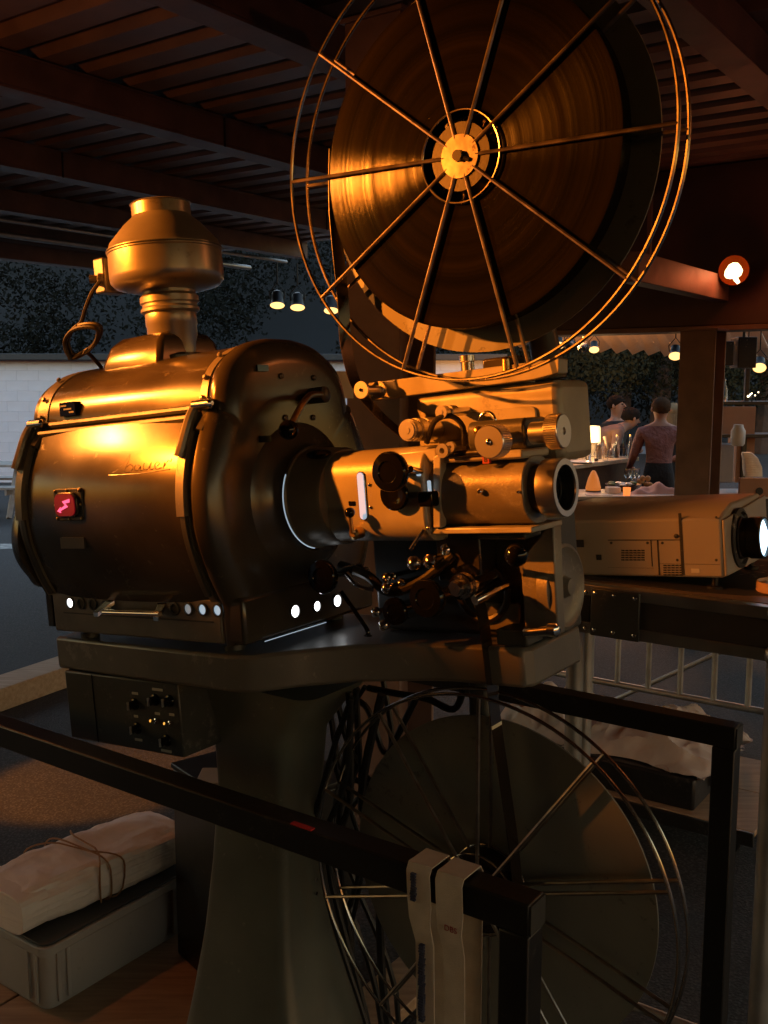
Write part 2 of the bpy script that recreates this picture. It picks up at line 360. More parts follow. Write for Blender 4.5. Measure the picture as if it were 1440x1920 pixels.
# picnic bench in front of it
M['bleached'] = mat('weathered_wood', (.42, .38, .34), .75, 0, .6, 40, .35, 9, dist=.003)
bp = G(5, 962, 0); 
bt = thing('picnic_table', (bp[0] - .3, bp[1], 0), 'weathered wooden picnic table with benches on the asphalt before the white wall', 'table')
MP = frame((1, 0, 0), (0, 1, 0), (0, 0, 1), (bp[0] - .3, bp[1], 0))
for k in range(5):
    mb = MB(MP); mb.span(-1.3, .85, -.36 + k * .15, -.36 + k * .15 + .135, .72, .755); part('table_plank', mb, M['bleached'], bt, .004)
for s in (-1, 1):
    for k in range(2):
        mb = MB(MP); mb.span(-1.3, .85, s * .72 - .14 + k * .145, s * .72 - .14 + k * .145 + .135, .44, .475); part('bench_plank', mb, M['bleached'], bt, .004)
for x in (-1.0, .62):
    mb = MB(MP)
    mb.tube([(x, -.6, .0), (x, -.18, .71)], .045, 4); mb.tube([(x, .6, .0), (x, .18, .71)], .045, 4); mb.span(x + .05, x + .09, -.85, .85, .36, .44); part('trestle', mb, M['bleached'], bt, .004)

# wooded hill behind
def hill_z(x, y):
    z = max(0, (y - 34)) * .55 + (2.2 * math.sin(x * .06 + 1) + 1.2 * math.sin(x * .17 + y * .1)) * min(1, max(0, (y - 34) / 30))
    return z * (.55 + .45 / (1 + math.exp((x - 18) * .12)))
def hill():
    mb = MB(); n, m = 60, 20; vs = []
    for j in range(m):
        for i in range(n):
            x = -150 + 300 * i / (n - 1); y = 30 + 110 * j / (m - 1)
            vs.append((x, y, hill_z(x, y) - .02))
    fs = [(j * n + i, j * n + i + 1, (j + 1) * n + i + 1, (j + 1) * n + i) for j in range(m - 1) for i in range(n - 1)]
    return mb.add(vs, fs), vs
M['hill'] = mat('hill_undergrowth', (.004, .005, .004), .9, 0, .5, 2, .3, .2)
hm, hv = hill(); struct('hill', hm, M['hill'])
def leafmat(name, a, b):
    m = mat(name, a, .95, 0, 0, 1, .5, .45, col2=b, spec=.05); return m
M['leaf_far'] = leafmat('far_foliage', (.014, .017, .015), (.009, .011, .010))
M['leaf'] = leafmat('foliage', (.022, .026, .016), (.011, .014, .010))
M['bark'] = mat('bark', (.06, .045, .035), .9, 0, .8, 20, .4, 6, dist=.01)
class Leaves:
    def __init__(s, seed): s.q = []; s.g = np.random.default_rng(seed)
    def blob(s, c, rx, rz, n, size):
        g = s.g; p = g.normal(size=(n, 3)); p /= np.linalg.norm(p, axis=1)[:, None]; p *= (g.uniform(.15, 1, n) ** .5)[:, None]
        q = p * np.array([rx, rx, rz]) + np.array(c); u = g.normal(size=(n, 3)); u /= np.linalg.norm(u, axis=1)[:, None]
        w = np.cross(u, g.normal(size=(n, 3))); w /= np.linalg.norm(w, axis=1)[:, None]; z = (size * g.uniform(.5, 1.3, n))[:, None]
        s.q.append(np.stack([q - u * z, q + w * z * .5, q + u * z, q - w * z * .55], 1))
    def mesh(s, name, m, base):
        v = np.concatenate(s.q).reshape(-1, 3) - np.array(base); n = len(v) // 4; me = bpy.data.meshes.new(name)
        me.vertices.add(4 * n); me.vertices.foreach_set('co', v.ravel()); me.loops.add(4 * n); me.loops.foreach_set('vertex_index', np.arange(4 * n)); me.polygons.add(n); me.polygons.foreach_set('loop_start', np.arange(n) * 4); me.update(); me.validate()
        me.materials.append(m); o = bpy.data.objects.new(name, me); COL.objects.link(o); return o
rng = random.Random(3)
wood = Leaves(5)
for k in range(420):
    x = rng.uniform(-62, 48); y = rng.uniform(33, 105)
    if abs(x / y) > .62: continue
    z = hill_z(x, y); h = rng.uniform(4, 8.5); w = rng.uniform(1.8, 3.4)
    for _ in range(rng.randint(3, 5)):
        wood.blob((x + rng.uniform(-w, w) * .6, y + rng.uniform(-1, 1), z + h * rng.uniform(.3, .95)), w * rng.uniform(.5, .8), h * rng.uniform(.18, .3), 420, .095)
wo_ = wood.mesh('woodland', M['leaf_far'], (0, 0, 0)); wo_['kind'] = 'stuff'; wo_['label'] = 'dark wooded hillside at dusk behind the yard'; wo_['category'] = 'woodland'

# trees behind the bar
def tree(px, py, Y, h, w, label, n=1500, seed=1, low=.25):
    b = camP + ray(px, py) * Y; rg = random.Random(seed); base = (b[0], b[1], 0)
    t = thing('leafy_tree', base, label, 'tree', 'trees beyond the bar')
    mb = MB(); mb.tube([(b[0], b[1], 0), (b[0] + .1, b[1], h * .3), (b[0] - .05, b[1] + .1, h * .6), (b[0], b[1], h * .85)], [.28, .22, .15, .05], 9)
    for k in range(6):
        a = rg.uniform(0, 6.28); z0 = h * rg.uniform(.28, .6)
        mb.tube([(b[0], b[1], z0), (b[0] + math.cos(a) * w * .45, b[1] + math.sin(a) * w * .45, z0 + h * .13), (b[0] + math.cos(a) * w * .8, b[1] + math.sin(a) * w * .8, z0 + h * .2)], [.1, .06, .02], 6)
    part('trunk', mb, M['bark'], t)
    lv_ = Leaves(seed)
    for k in range(26):
        a = rg.uniform(0, 6.28); rr = w * math.sqrt(rg.uniform(0, 1)); z = h * rg.uniform(low, 1)
        lv_.blob((b[0] + math.cos(a) * rr, b[1] + math.sin(a) * rr, z), w * rg.uniform(.2, .38), h * rg.uniform(.07, .13), n * 11 // 26, .055)
    cr_ = lv_.mesh('crown', M['leaf'], base); cr_.parent = t
tree(1010, 760, 24, 7.5, 3.4, 'dense dark tree beyond the bar whose crown hangs beside the film projector', 2600, 4, .16)
tree(1165, 760, 30, 9, 3.6, 'tall dark tree behind the two men leaning over the bar', 2600, 5, .3)
tree(1235, 760, 26, 8, 2.8, 'dark tree rising behind the man in the pink shirt', 2200, 6, .2)
tree(1330, 760, 28, 8, 3.2, 'dark tree behind the shelves on the right', 2000, 8, .22)
tree(1430, 760, 27, 8, 2.8, 'dark tree at the end of the shelves beyond the cardboard sign', 1600, 9, .3)
# far pale houses through the gap
M['farwhite'] = mat('far_white_render', (.7, .71, .75), .8, 0, .2, 3, .1, 1)
M['farglass'] = mat('far_window', (.05, .06, .08), .2)
def far_house(px0, px1, pyt, pyb, Y, label):
    a = camP + ray(px0, pyb) * Y; b = camP + ray(px1, pyb) * Y; zt = (camP + ray(px0, pyt) * Y)[2]
    c = (a + b) / 2; w = b[0] - a[0]; y = c[1]
    h = thing('far_house', (c[0], y, 0), label, 'house')
    mb = MB(); mb.span(a[0], b[0], y, y + 5, 0, zt); part('wall', mb, M['farwhite'], h)
    mb = MB(); mb.prism([(a[0] - .3, y - .3, zt), (a[0] - .3, y + 5.3, zt), (a[0] - .3, y + 2.5, zt + .8)], (w + .6, 0, 0)); part('roof', mb, M['roofedge'], h)
    for k in range(max(1, int(w / 1.6))):
        x = a[0] + .6 + k * 1.6
        if x + .7 > b[0]: break
        mb = MB(); mb.span(x, x + .6, y - .03, y + .02, zt - 1.5, zt - .5); part('window', mb, M['farglass'], h)
far_house(1150, 1215, 795, 830, 40, 'pale low house far off between the people at the bar')
far_house(1062, 1110, 772, 812, 46, 'far pale house glimpsed through the gap in the trees')
mb = MB(); a = G(1080, 850, .02); b = G(1260, 850, .02); c = G(1260, 826, .02); d = G(1080, 826, .02)
M['pale_road'] = mat('pale_road', (.34, .35, .38), .6, 0, .2, 5, .1, 1)
struct('road', MB().add([(*a[:2], .006), (*b[:2], .006), (*c[:2], .006), (*d[:2], .006)], [(0, 1, 2, 3)], False), M['pale_road'])

# ------------------------------------------------------------------ the film projector
base = MH @ Vector((-.655, 0, .06))
PJ = thing('film_projector', tuple(base), 'large vintage cinema film projector with bronze hammered lamphouse on a grey pedestal', 'projector')
def P(name, mb, m, parent=None, bevel=0, label=None): return part(name, mb, M[m] if isinstance(m, str) else m, parent or PJ, bevel, label)
def curve_pts(pts, k=5):                                       # smooth polyline through points (Catmull-Rom)
    Q = [Vector(p) for p in pts]; out = []
    for i in range(len(Q) - 1):
        p0 = Q[max(0, i - 1)]; p1 = Q[i]; p2 = Q[i + 1]; p3 = Q[min(len(Q) - 1, i + 2)]
        for j in range(k):
            t = j / k; out.append(.5 * ((2 * p1) + (-p0 + p2) * t + (2 * p0 - 5 * p1 + 4 * p2 - p3) * t * t + (-p0 + 3 * p1 - 3 * p2 + p3) * t ** 3))
    return out + [Q[-1]]
DOOR = [(-.19, .172), (-.222, .10), (-.238, .036), (-.238, -.04), (-.215, -.12), (-.19, -.172)]
dcv = [(v.x, v.y) for v in curve_pts([(y, z, 0) for y, z in DOOR], 5)]
HOOD = [(-.178, .172), (-.170, .215), (-.148, .252), (-.10, .283), (-.04, .297), (0, .299)]
hcv = [(v.x, v.y) for v in curve_pts([(y, z, 0) for y, z in HOOD], 5)]
near = [(-.19, -.245)] + dcv[::-1] + hcv
sec = near + [(-y, z) for y, z in near[::-1][1:]]              # full closed section, near side upwards, over, down the far side
def secring(x, k=1.0, d=0.0, dz=0.0):
    out = []
    for y, z in sec:
        cz = .02; yy, zz = y * k, cz + (z - cz) * k; rr = math.hypot(yy, zz - cz)
        out.append((x, yy - d * yy / max(rr, .05), zz - d * (zz - cz) / max(rr, .05) + dz))
    return out
X0, X1 = -1.125, -.612
mb = MB(MT); mb.loft([secring(X0, .985)[::-1], secring(X1, .985)[::-1]]); lamp_body = P('lamphouse_body', mb, 'hammer')
# near door, a curved shell standing proud
def shell(cv, x0, x1, off, th):
    rings = []
    n = len(cv)
    for i, (y, z) in enumerate(cv):
        a = cv[max(0, i - 1)]; b = cv[min(n - 1, i + 1)]; t = Vector((b[0] - a[0], b[1] - a[1])).normalized(); nn = Vector((t.y, -t.x))
        if nn.x > 0 and y < 0 and abs(z) < .2: nn = -nn
        o = (y + nn.x * off, z + nn.y * off); q = (y + nn.x * (off - th), z + nn.y * (off - th))
        rings.append([(x0, *o), (x1, *o), (x1, *q), (x0, *q)])
    return rings
def bulge_at(x): return .010 * max(0, 1 - ((x + .867) / .231) ** 2)
def barrel_sheet(cv, x0, x1, off, th, bulge, nx=18):
    outer = []; inner = []
    for k in range(nx + 1):
        x = x0 + (x1 - x0) * k / nx; u = 2 * k / nx - 1; bz = bulge * (1 - u * u); r = shell(cv, x, x, off + bz, th + bz)
        outer.append([q[0] for q in r]); inner.append([q[2] for q in r])
    mb = MB(MT); mb.loft(outer, (False, False), False); mb.loft(inner[::-1], (False, False), False)
    for o_, i_ in ((outer[0], inner[0]), (inner[-1], outer[-1]), ([r[0] for r in inner], [r[0] for r in outer]), ([r[-1] for r in outer], [r[-1] for r in inner])): mb.loft([o_, i_], (False, False), False)
    return mb
door = P('side_door', barrel_sheet(dcv[1:], -1.098, -.636, .004, .012, .010), 'hammer')
mb = MB(MT); mb.loft(shell([(y, z) for y, z in dcv], -1.128, -1.100, .007, .02)); P('door_rim', mb, 'hammer2')
mb = MB(MT); mb.loft(shell([(y, z) for y, z in dcv], -.634, -.618, .007, .02)); P('door_rim', mb, 'hammer2')
# hood seam bars
for dz, dy in ((.004, -.196), (-.012, -.199)):
    mb = MB(MT); mb.tube([(-1.10, dy, .178 + dz), (-.632, dy, .178 + dz)], .0075, 8); P('seam_bar', mb, 'darkgrey')
# hood cover with its band and rivets
def hoodring(x, off):
    pts = [(y, z) for y, z in hcv] + [(-y, z) for y, z in hcv[::-1][1:]]; out = []
    for y, z in pts:
        d = Vector((y, max(0, z - .16))); d = d / max(d.length, .02); out.append((x, y + d.x * off, z + d.y * off))
    return out
def hood(x0, x1, off):
    mb = MB(MT); a, b = hoodring(x0, off), hoodring(x1, off); mb.loft([b, a], (False, False), False)
    a2, b2 = hoodring(x0, off - .008), hoodring(x1, off - .008); mb.loft([a2, b2], (False, False), False)
    for r1, r2 in ((a, a2), (b2, b)): mb.loft([r1, r2], (False, False), False)
    return mb
hood_o = P('hood', hood(-1.085, -.632, .005), 'hammer')
P('hood_band', hood(-1.123, -1.088, .007), 'hammer2', hood_o); P('hood_band', hood(-.630, -.612, .008), 'hammer2', hood_o)
mb = MB(MT)
for x in (-1.105, -.621):
    for y, z in ((-.178, .20), (-.166, .236), (-.125, .276)):
        d = Vector((0, y, z - .16)).normalized(); P('rivet', MB(MT).lathe([(.005, -.002), (.005, .002), (.003, .004)], (x, y + d.y * .007, z + d.z * .007), d, 10), 'hammer2', hood_o)
# rear end casting with its bulge
mb = MB(MT); rg_ = [secring(X0 - .002, 1.0), secring(X0 - .02, 1.0), secring(X0 - .032, .95), secring(X0 - .036, .86)]; mb.loft(rg_); P('rear_cover', mb, 'hammer')
_h = curve_pts([(-.19, .06, 0), (-.228, .02, 0), (-.247, -.035, 0), (-.246, -.085, 0), (-.222, -.13, 0), (-.18, -.163, 0), (0, -.172, 0)], 5); _h = [(v.x, v.y) for v in _h]; _h = _h + [(-y, z) for y, z in _h[::-1][1:]]
mb = MB(MT); mb.loft([[(X0 - .012 - d, y * k, -.05 + (z + .05) * k) for y, z in _h] for d, k in ((0, 1), (.02, 1), (.034, .97), (.043, .90), (.047, .75), (.048, .3))]); P('rear_housing', mb, 'hammer')
# front casting: bull-nosed frame
mb = MB(MT); mb.loft([secring(-.610, 1.0, -.006), secring(-.600, 1.0, -.012), secring(-.585, 1.0, -.010), secring(-.572, 1.0, .000), secring(-.563, 1.0, .018), secring(-.560, 1.0, .04), secring(-.560, .55)][::-1])
front = P('front_casting', mb, 'hammer')
mb = MB(MT); mb.span(-.606, -.555, -.197, .197, -.252, -.165); P('front_skirt', mb, 'hammer', None, .008)
mb = MB(MT); mb.span(X0 + .012, -.612, -.197, .197, -.252, -.168); skirt = P('base_skirt', mb, 'hammer2', None, .004)
# vent holes with light behind them
def vent(c, ax, r, m, parent):
    mb = MB(MT); mb.lathe([(r + .0035, 0), (r + .0035, .003), (r, .0035), (r, .0)], c, ax, 18, (False, False)); v = P('vent_rim', mb, 'darkgrey', parent)
    mb = MB(MT); q = Vector(c) + Vector(ax) * .0008; mb.lathe([(r, 0), (r * .5, .0002), (.001, .0003)], q, ax, 18, (False, True)); P('vent_hole', mb, m, v)
M['hole'] = mat('dark_hole', (.012, .011, .01), .6)
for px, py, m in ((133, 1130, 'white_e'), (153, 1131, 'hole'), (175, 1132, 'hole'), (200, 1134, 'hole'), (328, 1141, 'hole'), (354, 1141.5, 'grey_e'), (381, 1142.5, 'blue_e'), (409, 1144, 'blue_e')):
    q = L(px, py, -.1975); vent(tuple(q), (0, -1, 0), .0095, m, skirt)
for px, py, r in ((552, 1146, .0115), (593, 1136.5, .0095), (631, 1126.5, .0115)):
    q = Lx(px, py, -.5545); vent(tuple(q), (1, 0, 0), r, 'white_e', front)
mb = MB(MT); a = L(195, 1148, -.225); b = L(300, 1151, -.225); mb.tube([tuple(a), tuple(b)], .006, 10); hd = P('drawer_handle', mb, 'chrome', skirt)
for px, py in ((207, 1133), (303, 1139)):
    q = L(px, py, -.2); s_ = -1 if px > 250 else 1
    mb = MB(MT); mb.prism([(q[0] - .012 * s_, -.199, q[2] + .008), (q[0] + .012 * s_, -.199, q[2] + .008), (q[0] - .006 * s_, -.228, q[2] - .012), (q[0] - .02 * s_, -.228, q[2] - .012)], (0, .0, -.008)); P('handle_bracket', mb, 'chrome', hd)
for i in range(3):                                             # drawer outline strips
    x0 = (-1.06, -.88, -.70)[i]
mb = MB(MT); mb.span(-1.075, -.63, -.2, -.1985, -.212, -.2095); P('skirt_moulding', mb, 'darkgrey', skirt)
for x, y in ((-1.06, -.15), (-.63, -.15), (-1.06, .15), (-.63, .15)):
    mb = MB(MT); mb.lathe([(.02, -.275), (.02, -.262), (.012, -.262), (.012, -.25)], (x, y, 0), (0, 0, 1), 14); P('foot', mb, 'darkgrey')
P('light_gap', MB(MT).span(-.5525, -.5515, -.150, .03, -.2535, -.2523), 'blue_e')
# hinge straps
def strap(x, w, z0, z1, off, m='darkgrey', name='hinge_strap'):
    cv = [(y, z) for y, z in dcv if z1 <= z <= z0]
    if len(cv) < 2: return
    mb = MB(MT); mb.loft(shell(cv, x - w / 2, x + w / 2, off, .010)); return P(name, mb, m)
strap(-.628, .020, .175, -.02, .017, 'hammer2'); strap(-.628, .012, .03, -.16, .013, 'darkgrey', 'door_seal')
strap(-1.112, .022, .175, -.02, .017, 'hammer2'); strap(-1.108, .012, .03, -.17, .012, 'darkgrey', 'door_seal')
for x in (-.622, -1.115):                                      # latch levers hanging off the hood
    mb = MB(MT); mb.tube(curve_pts([(x, -.198, .192), (x, -.220, .165), (x - .004, -.240, .118), (x - .008, -.247, .098)], 4), .0085, 8); lv = P('latch_lever', mb, 'hammer2')
    mb = MB(MT); mb.tube([(x + .02, -.196, .20), (x + .02, -.196, .165), (x + .018, -.215, .14)], .010, 6); P('latch_bracket', mb, 'hammer2', lv)
    mb = MB(MT); mb.lathe([(.009, -.02), (.009, .022), (.004, .026)], (x + .022, -.207, .188), (1, 0, 0), 12); P('latch_pin', mb, 'chrome', lv)
# warning lamp with the lightning arrow
c = L(131, 946, -.252); WY = -.005
def rrect(w, h, r, n=5):
    out = []
    for sx, sz, a0 in ((1, 1, 0), (-1, 1, 90), (-1, -1, 180), (1, -1, 270)):
        for k in range(n + 1):
            a = R(a0 + 90 * k / n); out.append((sx * (w / 2 - r) + r * math.cos(a), sz * (h / 2 - r) + r * math.sin(a)))
    return out
def plate_xz(c, w, h, r, y0, y1, M_=MT):                       # rounded plate facing the operator side
    mb = MB(M_); mb.prism([(c[0] + a, y0, c[2] + b) for a, b in rrect(w, h, r)], (0, y1 - y0, 0)); return mb
sg = P('warning_lamp', plate_xz(c, .088, .064, .008, -.256, -.226), 'darkgrey', None, .0015)
P('lamp_bezel', plate_xz(c, .068, .050, .016, -.263, -.256), 'hammer', sg, .002)
P('red_glass', plate_xz(c, .061, .043, .014, -.2655, -.263), 'red_e', sg)
arrow = [(.019, .012), (-.004, .0075), (.004, .0), (-.013, -.0075), (-.011, -.0035), (-.022, -.0115), (-.011, -.015), (-.0125, -.011), (.012, -.0035), (.004, .0035), (.018, .005)]
mb = MB(MT); mb.prism([(c[0] + a, -.2657, c[2] + b) for a, b in arrow], (0, -.0012, 0)); P('arrow', mb, 'arrow_e', sg)
mb = MB(MT)
for a, b in ((-.038, .027), (0, .028), (.038, .027), (-.038, -.027), (0, -.028), (.038, -.027), (-.04, 0), (.04, 0)): mb.lathe([(.0032, 0), (.0032, .0015), (.0015, .003)], (c[0] + a, -.256, c[2] + b), (0, -1, 0), 8)
P('screw', mb, 'brass', sg)
c = L(138, 1018, -.25); P('data_plate', plate_xz(c, .075, .022, .002, -.2535, -.235), 'darkgrey')
c = L(127, 767, -.185); np_ = P('name_plate', plate_xz(c, .05, .028, .001, -.1865, -.165), 'black')
M['lettering'] = mat('engraved_letters', (.6, .57, .5), .5)
mb = MB(MT)
for dx, dz, w in ((-.012, .007, .017), (.001, 0, .024), (.012, -.007, .013)):
    x = 0
    while x < w: mb.span(c[0] + dx - w / 2 + x, c[0] + dx - w / 2 + x + .0022, -.1872, -.1864, c[2] + dz - .0016, c[2] + dz + .0016); x += .0032
P('engraving', mb, 'lettering', np_)
# embossed script on the door
def on_door(px, py):
    q = L(px, py, -.24); z = q[2]
    y = np.interp(z, [b for a, b in dcv][::-1], [a for a, b in dcv][::-1]) - .0045
    q = L(px, py, y); y = np.interp(q[2], [b for a, b in dcv][::-1], [a for a, b in dcv][::-1]) - .0045 - bulge_at(q[0]) * .93
    return tuple(L(px, py, y))
strokes = [[(211, 887), (222, 880), (238, 862), (245, 852), (241, 866), (234, 884), (244, 885), (250, 876), (244, 871), (238, 876)],
           [(262, 873), (255, 872), (252, 880), (258, 883), (264, 874), (263, 882), (269, 881)], [(271, 868), (269, 878), (275, 881), (282, 872), (284, 866), (281, 880), (288, 879)],
           [(290, 874), (299, 870), (295, 866), (290, 872), (293, 880), (303, 877)], [(306, 878), (309, 866), (308, 874), (315, 864), (320, 865), (322, 860)],
           [(205, 891), (230, 890), (270, 887), (318, 880)]]
mb = MB(MT)
for st in strokes: mb.tube(curve_pts([on_door(*p) for p in st], 3), .0008, 6)
P('script_lettering', mb, 'hammer', door)

# exhaust: pipe, fan housing, junction box, cable
ch = L(325, 668, 0); cx = ch[0] + .004
mb = MB(MT); mb.lathe([(.080, .285), (.080, .305), (.060, .312)], (cx, 0, 0), (0, 0, 1), 32); P('exhaust_collar', mb, 'hammer')
ring = [(-1.055, .05), (-1.055, -.05), (-1.03, -.085), (-.93, -.09), (-.86, -.085), (-.86, .085), (-.93, .09), (-1.03, .085)]
mb = MB(MT); mb.loft([[(cx + .02 + (x + .89) * k, y * k, z) for x, y in ring] for z, k in ((.275, 1.08), (.30, 1.05), (.335, .93), (.352, .75), (.358, .4))][::1]); P('hood_casting', mb, 'hammer', None, .01)
pipe_o = P('exhaust_pipe', MB(MT).lathe([(.052, .29), (.052, .372), (.0535, .374), (.0535, .396), (.053, .398)], (cx, 0, 0), (0, 0, 1), 40), 'galv')
P('pipe_clamp', MB(MT).lathe([(.054, .398), (.061, .402), (.061, .408), (.057, .412), (.057, .417), (.061, .420), (.061, .432), (.056, .438), (.056, .446)], (cx, 0, 0), (0, 0, 1), 40), 'galv', pipe_o)
fan = P('exhaust_fan', MB(MT).lathe([(.055, .444), (.078, .447), (.108, .455), (.117, .465), (.1185, .476), (.1175, .522), (.1195, .524), (.1195, .531), (.116, .534), (.112, .545), (.082, .580), (.066, .594), (.061, .600), (.061, .623), (.0635, .625), (.060, .627), (.057, .60), (.05, .56)], (cx, 0, 0), (0, 0, 1), 56, (True, False)), 'galv')
P('fan_seam', MB(MT).torus((cx, 0, .528), (0, 0, 1), .1195, .0016, 56, 6), 'darkgrey', fan)
q = L(203, 520, -.02)
P('junction_box', MB(MT).box((q[0] + .006, q[1], q[2]), (.035, .06, .075)), 'galv', fan, .004)
P('cable_gland', MB(MT).lathe([(.014, 0), (.014, .012), (.009, .014), (.009, .03)], tuple(L(195, 525, -.05)), (-.6, -.6, .1), 14), 'galv', fan)
cb = [L(188, 527, -.08), L(172, 550, -.09), L(160, 580, -.09), L(152, 605, -.09), L(135, 620, -.09), L(128, 645, -.09), L(140, 665, -.08), L(165, 655, -.07), L(185, 635, -.08), L(188, 612, -.09), L(165, 607, -.1), L(140, 615, -.1), L(127, 638, -.1), L(138, 668, -.09), L(160, 660, -.08), L(178, 675, -.05), L(190, 690, -.03)]
P('fan_cable', MB(MT).tube(curve_pts([tuple(p) for p in cb], 5), .0045, 7), 'rubber', fan)
P('fan_cable', MB(MT).tube(curve_pts([tuple(p + np.array([.004, -.012, -.008])) for p in cb[3:14]], 5), .0045, 7), 'rubber', fan)
# crank lever on the front casting, slots and bolts
a = Lx(606, 740, -.53); b = Lx(582, 741, -.515); d = L(541, 806, -.10)
lev = P('crank_lever', MB(MT).tube(curve_pts([tuple(a), tuple(b), tuple((b + d) / 2 + np.array([.004, 0, .01])), tuple(d)], 4), .0065, 10), 'brass')
P('lever_spindle', MB(MT).lathe([(.016, -.035), (.016, .006), (.010, .010)], tuple(a), (1, 0, 0), 18), 'darkgrey', lev)
P('lever_knob', MB(MT).ball(tuple(d), .0185, 20), 'black', lev)
for px, py in ((492, 690), (497, 823)):
    q = Lx(px, py, -.558); P('marker_plate', MB(MT).box(tuple(q), (.004, .03, .012)), 'black', front)
mb = MB(MT)
for px, py in ((527, 705), (588, 708), (535, 783), (587, 783)):
    P('bolt', MB(MT).lathe([(.006, -.004), (.006, .002), (.003, .004)], tuple(Lx(px, py, -.559)), (1, 0, 0), 10), 'hammer', front)
# light cone neck
neck = P('light_cone', MB(MT).lathe([(.150, -.562), (.130, -.552), (.108, -.548), (.100, -.540), (.0965, -.528)], (0, 0, 0), (1, 0, 0), 56, (True, False)), 'hammer')
P('cone_ring', MB(MT).lathe([(.0965, -.5275), (.0985, -.526), (.0985, -.520), (.0955, -.517), (.0915, -.452), (.088, -.446)], (0, 0, 0), (1, 0, 0), 56, (False, True)), 'hammer2', neck)
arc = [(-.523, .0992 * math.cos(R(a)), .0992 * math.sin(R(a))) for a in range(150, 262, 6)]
P('light_gap', MB(MT).tube(arc, .0011, 5), 'blue_e', neck)  # arc glows by itself, standing for lamp light at the ring edge
q = L(598, 852, -.06); P('cone_grip', MB(MT).ball((q[0], q[1], q[2]), .03, 16, (.9, .6, .3)), 'black', neck)

# shutter housing and gate
def rbox_x(x0, x1, y0, y1, z0, z1, r, M_=MT, n=5):              # long box along x with rounded long edges
    cy, cz = (y0 + y1) / 2, (z0 + z1) / 2; prof = rrect(y1 - y0, z1 - z0, r, n)
    mb = MB(M_); mb.prism([(x0, cy + a, cz + b) for a, b in prof], (x1 - x0, 0, 0)); return mb
sh = P('shutter_housing', rbox_x(-.452, -.232, -.066, .075, -.083, .083, .045), 'machine', None, .006)
c = L(679.5, 930, -.0668); P('inspection_window', plate_xz(c, .0175, .088, .0085, -.0685, -.064), 'chrome', sh, .001)
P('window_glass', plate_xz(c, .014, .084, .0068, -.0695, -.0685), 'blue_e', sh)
def knob(c, r, t, m='black', stem=.03, name='control_knob', parent=None, rim=True, n=32):
    k = P(name, MB(MT).lathe([(r * .5, 0), (r * .96, .002), (r, t * .3), (r, t * .75), (r * .93, t), (r * .55, t * 1.08), (r * .5, t * .98), (r * .3, t * .98), (.001, t * 1.02)], tuple(c), (0, -1, 0), n, (True, True)), m, parent)
    if stem: P('knob_stem', MB(MT).tube([tuple(c), (c[0], c[1] + stem, c[2])], r * .28, 12), 'chrome', k)
    return k
k1 = knob(L(738, 884, -.105), .0345, .018, stem=.04, parent=sh)
k2 = knob(L(742, 926, -.075), .029, .008, stem=.01, parent=sh)
P('gate_knob', rbox_x(L(786, 935, -.085)[0], L(812, 935, -.085)[0], -.09, -.066, L(800, 950, -.08)[2], L(800, 921, -.08)[2], .006), 'black', sh, .002)
P('knob_stem', MB(MT).tube([tuple(L(770, 880, -.09)), tuple(L(790, 885, -.06))], .006, 10), 'chrome', sh)
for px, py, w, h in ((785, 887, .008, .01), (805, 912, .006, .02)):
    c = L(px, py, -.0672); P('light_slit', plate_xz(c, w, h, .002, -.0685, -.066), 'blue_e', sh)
mb = MB(MT)
for px, py in ((693, 909), (695, 951), (803, 990)): mb.lathe([(.003, 0), (.003, .0015), (.0015, .0025)], tuple(L(px, py, -.0665)), (0, -1, 0), 8)
P('screw', mb, 'chrome', sh)
lv = P('dowser_lever', MB(MT).tube([tuple(L(657, 964, -.09)), tuple(L(660, 998, -.088)), tuple(L(675, 1000, -.07))], .004, 8), 'brass')
P('lever_knob', MB(MT).ball(tuple(L(656, 961, -.092)), .0095, 16), 'black', lv); P('lever_boss', MB(MT).lathe([(.011, 0), (.011, .02), (.006, .024)], tuple(L(676, 998, -.06)), (0, -1, 0), 14), 'brass', lv)
c = L(660, 944, -.0665); P('scale_plate', plate_xz(c, .014, .008, .001, -.0675, -.065), 'black', sh)
# top deck of the shutter housing and bracket
P('gate_cover', MB(MT).prism([tuple(L(745, 848, -.05)), tuple(L(818, 840, -.05)), tuple(L(822, 866, -.05)), tuple(L(745, 872, -.05))], (0, .10, 0)), 'machine', sh, .004)

# lens barrel
lb = P('lens_barrel', rbox_x(-.232, -.05, -.056, .056, -.058, .056, .05, n=8), 'hammer2', None, .002)
P('barrel_flange', MB(MT).span(-.238, -.04, -.052, .06, -.068, -.058), 'machine', lb, .002)
P('barrel_saddle', MB(MT).span(-.226, -.05, -.048, .05, .052, .067), 'machine', lb, .004)
P('barrel_lug', MB(MT).prism([tuple(L(812, 858, -.058)), tuple(L(826, 848, -.058)), tuple(L(826, 990, -.058)), tuple(L(812, 990, -.058))], (0, .02, 0)), 'machine', lb, .002)
P('barrel_neck', MB(MT).lathe([(.0405, -.052), (.0405, -.030)], (0, 0, 0), (1, 0, 0), 40), 'darkgrey', lb)
lens = P('lens_ring', MB(MT).lathe([(.040, -.034), (.0485, -.033), (.0485, -.003), (.047, .0), (.0375, .0), (.0365, -.003), (.035, -.03)], (0, 0, 0), (1, 0, 0), 56, (True, False)), 'alu', lb)
P('lens_tube', MB(MT).lathe([(.0362, -.003), (.0335, -.012), (.0335, -.024), (.031, -.025)], (0, 0, 0), (1, 0, 0), 48, (False, False)), 'blackpaint', lb)
M['lensglass'] = mat('coated_lens', (.01, .011, .014), .04, 0, spec=.9)
